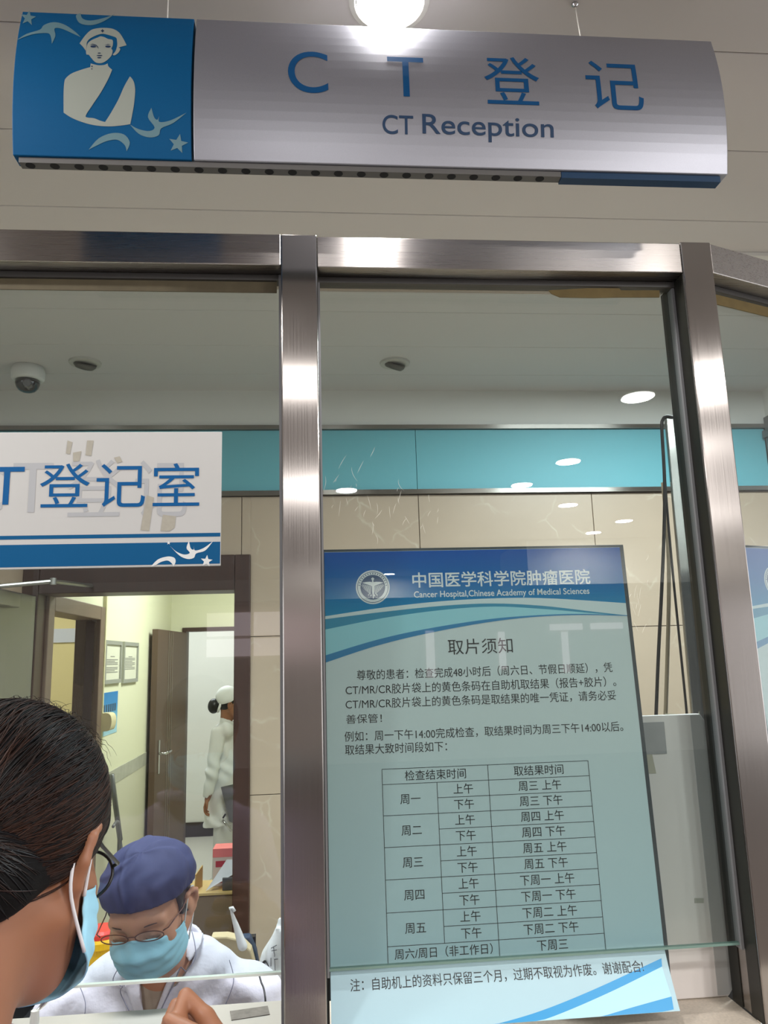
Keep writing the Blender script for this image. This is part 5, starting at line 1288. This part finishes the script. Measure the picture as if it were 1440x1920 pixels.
bgc = P(548, 1830, YBG)
def bagf(p):
    c = np.array([bgc[0], YBG, 0], np.float32); z = p[..., 2]
    w_ = 0.095-0.045*np.clip((z-0.98)/0.14, 0, 1)-0.01*np.clip((0.80-z)*10, 0, 1)
    x, y = (p[..., 0]-c[0]), (p[..., 1]-c[1]); th = np.arctan2(y, x)
    r_ = np.sqrt((x/1.0)**2+(y/0.6)**2)
    d = (r_-w_-0.006*np.sin(7*th+30*z)-0.005*wob(p, 55))*0.6
    top = 1.115+0.020*np.sin(5*th+1)+0.012*np.sin(11*th)
    return np.maximum(np.maximum(d, z-top), 0.7515-z)
bb = blob('bag_body', bagf, (bgc[0]-0.16, YBG-0.12, 0.74), (bgc[0]+0.16, YBG+0.12, 1.18), 0.0035, M_bag, bg)
# print on the bag: a brushed ring and a few strokes
def bz(px, py):
    d_ = ray(px, py); t_ = (YBG-0.075-CAM[1])/d_[1]
    for _ in range(60):
        if bagf(np.array([CAM+d_*t_], np.float32))[0] < 0.0012: break
        t_ += 0.003
    return CAM+d_*(t_-0.0035)
MB().tube([bz(497+6*math.cos(a_)+1.5*math.sin(2*a_), 1811+9*math.sin(a_)) for a_ in np.linspace(0.5, 6.4, 22)], [0.0008+0.0022*abs(math.sin(k*0.16)) for k in range(22)], 6).build('ring_print', M_black, bg, smooth=True)
for q in (((508, 1778), (519, 1772)), ((509, 1783), (519, 1781)), ((513, 1776), (514, 1788)), ((515, 1788), (515, 1794)), ((514, 1799), (521, 1798)), ((515, 1798), (516, 1822)), ((508, 1796), (508, 1812))):
    MB().tube([bz(*q[0]), bz(*q[1])], 0.0008, 5).build('print_stroke', mat('bag print', (60, 58, 62), 0.6), bg)
MB().tube(spline([P(486, 1828, 0.42), P(490, 1842, 0.40), P(494, 1852, 0.39), P(497, 1868, 0.37), P(499, 1900, 0.36), P(505, 2010, 0.36)], 5, False), 0.0019, 8).build('cord', M_black, bg, smooth=True)
wbg = thing('hanging_bag', tuple(P(442, 1760, 0.72)), 'thin twisted white plastic bag hanging on the chair back', 'bag')
def twist(p):
    a_, b_ = P(432, 1706, 0.72).astype(np.float32), P(452, 1775, 0.72).astype(np.float32)
    return s_cap(p, a_, b_, 0.005, 0.012)+0.004*np.sin(90*p[..., 0]+25*p[..., 2])*np.clip((1.23-p[..., 2])*20, 0.2, 1)
a_ = P(442, 1740, 0.72)
blob('bag_body', twist, (a_[0]-0.07, 0.675, a_[2]-0.10), (a_[0]+0.07, 0.755, a_[2]+0.08), 0.0025, M_bag, wbg)
MB().tube([P(430, 1704, 0.72), P(436, 1702, 0.72), P(440, 1709, 0.72)], 0.004, 6).build('handle', M_bag, wbg, smooth=True)

# ================================================================== THINGS IN THE CORRIDOR
cy = 2.20
M_card = mat('carton side', (128, 108, 82), 0.8, noise=0.08, nscale=10)
ca = thing('cabinet', (-0.40, cy+0.1, 0.0), 'low tan wooden cabinet just inside the corridor behind the clerk', 'cabinet')
x0 = P(350, 1672, cy)[0]-0.12; zt = P(400, 1673, cy)[2]
boxo('body', x0, -0.10, cy, cy+0.19, 0.0, zt-0.012, M_card, ca, bevel=0.003)
boxo('top', x0-0.005, -0.095, cy-0.006, cy+0.196, zt-0.0115, zt, mat('tan top', (206, 176, 112), 0.5), ca, bevel=0.002)
fl = thing('folder', tuple(P(370, 1665, cy+0.06)), 'open tan card folder standing on the cabinet beside the navy cap', 'folder')
q = [P(364, 1668, cy+0.03), P(378, 1658, cy+0.10), P(379, 1622, cy+0.10), P(366, 1640, cy+0.03)]; zz = zt+0.0005
q[0][2] = zz; q[1][2] = zz
MB().add([tuple(v) for v in q]+[tuple(v+np.array([0.004, -0.002, 0])) for v in q], [(0, 1, 2, 3), (7, 6, 5, 4), (0, 4, 5, 1), (1, 5, 6, 2), (2, 6, 7, 3), (3, 7, 4, 0)]).build('card', mat('card tan', (206, 168, 96), 0.7), fl)
xb = P(400, 1640, cy+0.10)[0]; zb2 = P(400, 1590, cy+0.10)[2]
bx = thing('box', (xb+0.09, cy+0.13, zt), 'white carton with pink top and red band standing on the tan cabinet', 'box')
boxo('carton', xb, xb+0.18, cy+0.08, cy+0.18, zt+0.0005, zb2-0.001, mat('carton white', (216, 198, 186), 0.6), bx, bevel=0.002)
boxo('pink_top', xb-0.0008, xb+0.1808, cy+0.0792, cy+0.1808, zb2-0.035, zb2, mat('carton pink', (236, 120, 116), 0.6), bx)
boxo('red_band', xb+0.012, xb+0.168, cy+0.0788, cy+0.0799, zb2-0.075, zb2-0.050, mat('carton red', (176, 28, 44), 0.6), bx)
for k in range(3): boxo('print_line', xb+0.02, xb+0.06, cy+0.0788, cy+0.0799, zt+0.015+k*0.012, zt+0.019+k*0.012, mat('carton print', (150, 60, 56), 0.6), bx)
pp = thing('paper_sheet', tuple(P(420, 1640, cy+0.04)), 'white paper sheet leaning against the pink topped box', 'paper')
q = [P(386, 1652, cy+0.01), P(436, 1640, cy+0.02), P(445, 1612, cy+0.05), P(425, 1612, cy+0.05)]
q[0][2] = zt+0.004
MB().add([tuple(v) for v in q]+[tuple(v+np.array([0, 0.0012, 0.0005])) for v in q], [(0, 1, 2, 3), (7, 6, 5, 4), (0, 4, 5, 1), (1, 5, 6, 2), (2, 6, 7, 3), (3, 7, 4, 0)]).build('sheet', mat('paper', (232, 234, 238), 0.6), pp)
hp_ = thing('holder', tuple(P(430, 1668, cy+0.02)), 'dark grey paper holder under the leaning sheet on the cabinet', 'holder')
xh = P(416, 1668, cy)[0]; boxo('holder_body', xh, xh+0.12, cy+0.012, cy+0.04, zt+0.0005, P(416, 1648, cy)[2], mat('holder grey', (74, 76, 74), 0.5), hp_, bevel=0.002)

# framed notices and bits on the corridor's left wall
XW = XL
def wl(px, py): q_ = PX(px, py, XW+0.004); return q_[1], q_[2]
for k, ((xa, xb_, ya, yb), lab) in enumerate((((196, 227, 1200, 1283), 'framed white notice on the corridor wall, the one nearer the doorway'), ((231, 258, 1203, 1281), 'framed white notice on the corridor wall, the one farther down'))):
    y0, z1 = wl(xa, ya); y1, _ = wl(xb_, ya); _, z0 = wl(xa, yb)
    fr = thing('framed_notice', (XW, (y0+y1)/2, z0), lab, 'notice', 'framed notices on the corridor wall')
    f = MB(); t_ = 0.022
    f.box(XW+0.0005, XW+0.014, y0, y1, z1-t_, z1).box(XW+0.0005, XW+0.014, y0, y1, z0, z0+t_).box(XW+0.0005, XW+0.014, y0, y0+t_, z0+t_, z1-t_).box(XW+0.0005, XW+0.014, y1-t_, y1, z0+t_, z1-t_)
    f.build('frame', mat('silver frame', (176, 178, 172), 0.4, metal=0.4), fr)
    boxo('sheet', XW+0.001, XW+0.005, y0+t_, y1-t_, z0+t_, z1-t_, mat('notice sheet', (228, 228, 212), 0.5), fr)
    for j in range(11 if k == 0 else 9):
        if j in (1, 6) and k == 0: continue
        zz = z1-0.09-j*(z1-z0-0.14)/11; ln = (y1-y0-0.1)*(0.35 if j == 0 else (0.95 if j % 3 else 0.7)); ys = (y0+y1)/2-ln/2 if j == 0 else y0+0.05
        boxo('print_line', XW+0.0052, XW+0.0056, ys, ys+ln, zz, zz+0.005, mat('notice grey print', (140, 140, 136), 0.7), fr)
y0, z1 = wl(192, 1300); y1, _ = wl(222, 1298); _, z0 = wl(192, 1382)
bpw = thing('wall_poster', (XW, (y0+y1)/2, z0), 'small blue notice stuck on the corridor wall below the framed notices', 'poster')
boxo('sheet', XW+0.0005, XW+0.002, y0, y1, z0, z1, ramp_mat('blue sheet', [(0.0, (170, 214, 232)), (0.45, (110, 180, 222)), (0.7, (52, 140, 206)), (1.0, (44, 130, 200))], 'Z'), bpw)
for r0, n_, zf in ((0.46, 6, 0.62), (0.55, 3, 0.30)):
    for j in range(n_):
        yy = y0+(y1-y0)*(0.12+0.8*j/6 if n_ == 6 else 0.5+0.14*j)
        boxo('print_block', XW+0.0021, XW+0.0026, yy, yy+(y1-y0)*0.09, z0+(z1-z0)*zf-0.02, z0+(z1-z0)*zf+0.022, mat('poster print', (40, 76, 110), 0.6), bpw)
y0, z1 = wl(187, 1338); y1, z0 = wl(203, 1366)
hd = thing('wall_holder', (XW, y0, z0), 'cream rounded holder projecting from the corridor wall beside the blue notice', 'holder')
hh = (z1-z0); prof = spline([(0, 0), (0, 0), (0.075, 0), (0.105, 0.01), (0.118, hh*0.5), (0.108, hh*0.85), (0.075, hh), (0, hh), (0, hh)], 5)
yc = y0
MB().prism([tuple(v) for v in prof], lambda a_, c: (XW+0.001+a_*0.55, yc, z0+c), lambda a_, c: (XW+0.001+a_*0.55, yc+0.10, z0+c)).build('shell', mat('holder cream', (228, 218, 178), 0.45), hd, bevel=0.004)
boxo('conduit', XW+0.0005, XW+0.018, 2.935, 2.953, 1.30, 2.62, mat('cream conduit', (220, 214, 178), 0.5), hd)
# grey walking stick leaning on the wall
cr = thing('crutch', (XW+0.05, 3.2, 0.0), 'grey metal crutch leaning against the corridor wall behind the hair', 'crutch')
c1, c2 = PX(209, 1452, XW+0.05), PX(214, 1590, XW+0.05)
d_ = c2-c1; t_ = (0.012-c1[2])/d_[2]; ft = c1+d_*t_; ft[0] = XW+0.16
M_cr = mat('crutch grey', (120, 122, 124), 0.35, metal=0.6)
MB().tube([c1, c1+(ft-c1)*0.30], 0.014, 10).build('grip_tube', M_cr, cr, smooth=True)
MB().tube([c1+(ft-c1)*0.29, ft], 0.008, 10).build('shaft', M_cr, cr, smooth=True)
k1 = c1+(ft-c1)*0.30
MB().tube(spline([k1+np.array([0, -0.16, 0.10]), k1+np.array([0, -0.08, 0.11]), k1+np.array([0, -0.03, 0.06]), k1+np.array([0, -0.03, -0.12]), k1+np.array([0, 0, -0.2])], 5, False), 0.008, 8).build('handle_loop', M_cr, cr, smooth=True)
MB().lathe([(0.013, 0.0), (0.012, 0.03)], (ft[0], ft[1], 0.0005), 12).build('rubber_foot', M_black, cr)
# grey folder carried by the nurse
gf = thing('clip_folder', tuple(N(426, 1510, -0.20)), 'grey folder with silver clip held against the white uniform', 'folder')
q = [N(414, 1476, -0.205), N(440, 1470, -0.205), N(446, 1548, -0.205), N(430, 1540, -0.205)]
MB().add([tuple(v) for v in q]+[tuple(v+np.array([0.002, 0.012, 0])) for v in q], [(0, 1, 2, 3), (7, 6, 5, 4), (0, 4, 5, 1), (1, 5, 6, 2), (2, 6, 7, 3), (3, 7, 4, 0)]).build('cover', mat('folder grey', (92, 94, 94), 0.4), gf)
MB().tube([N(416, 1538, -0.22), N(424, 1546, -0.22), N(434, 1558, -0.22)], [0.014, 0.010, 0.010], 8).build('clip', MATS['chrome'], gf, smooth=True)
MB().tube([N(418, 1534, -0.225), N(423, 1526, -0.225)], 0.007, 8).build('clip_lever', M_black, gf, smooth=True)
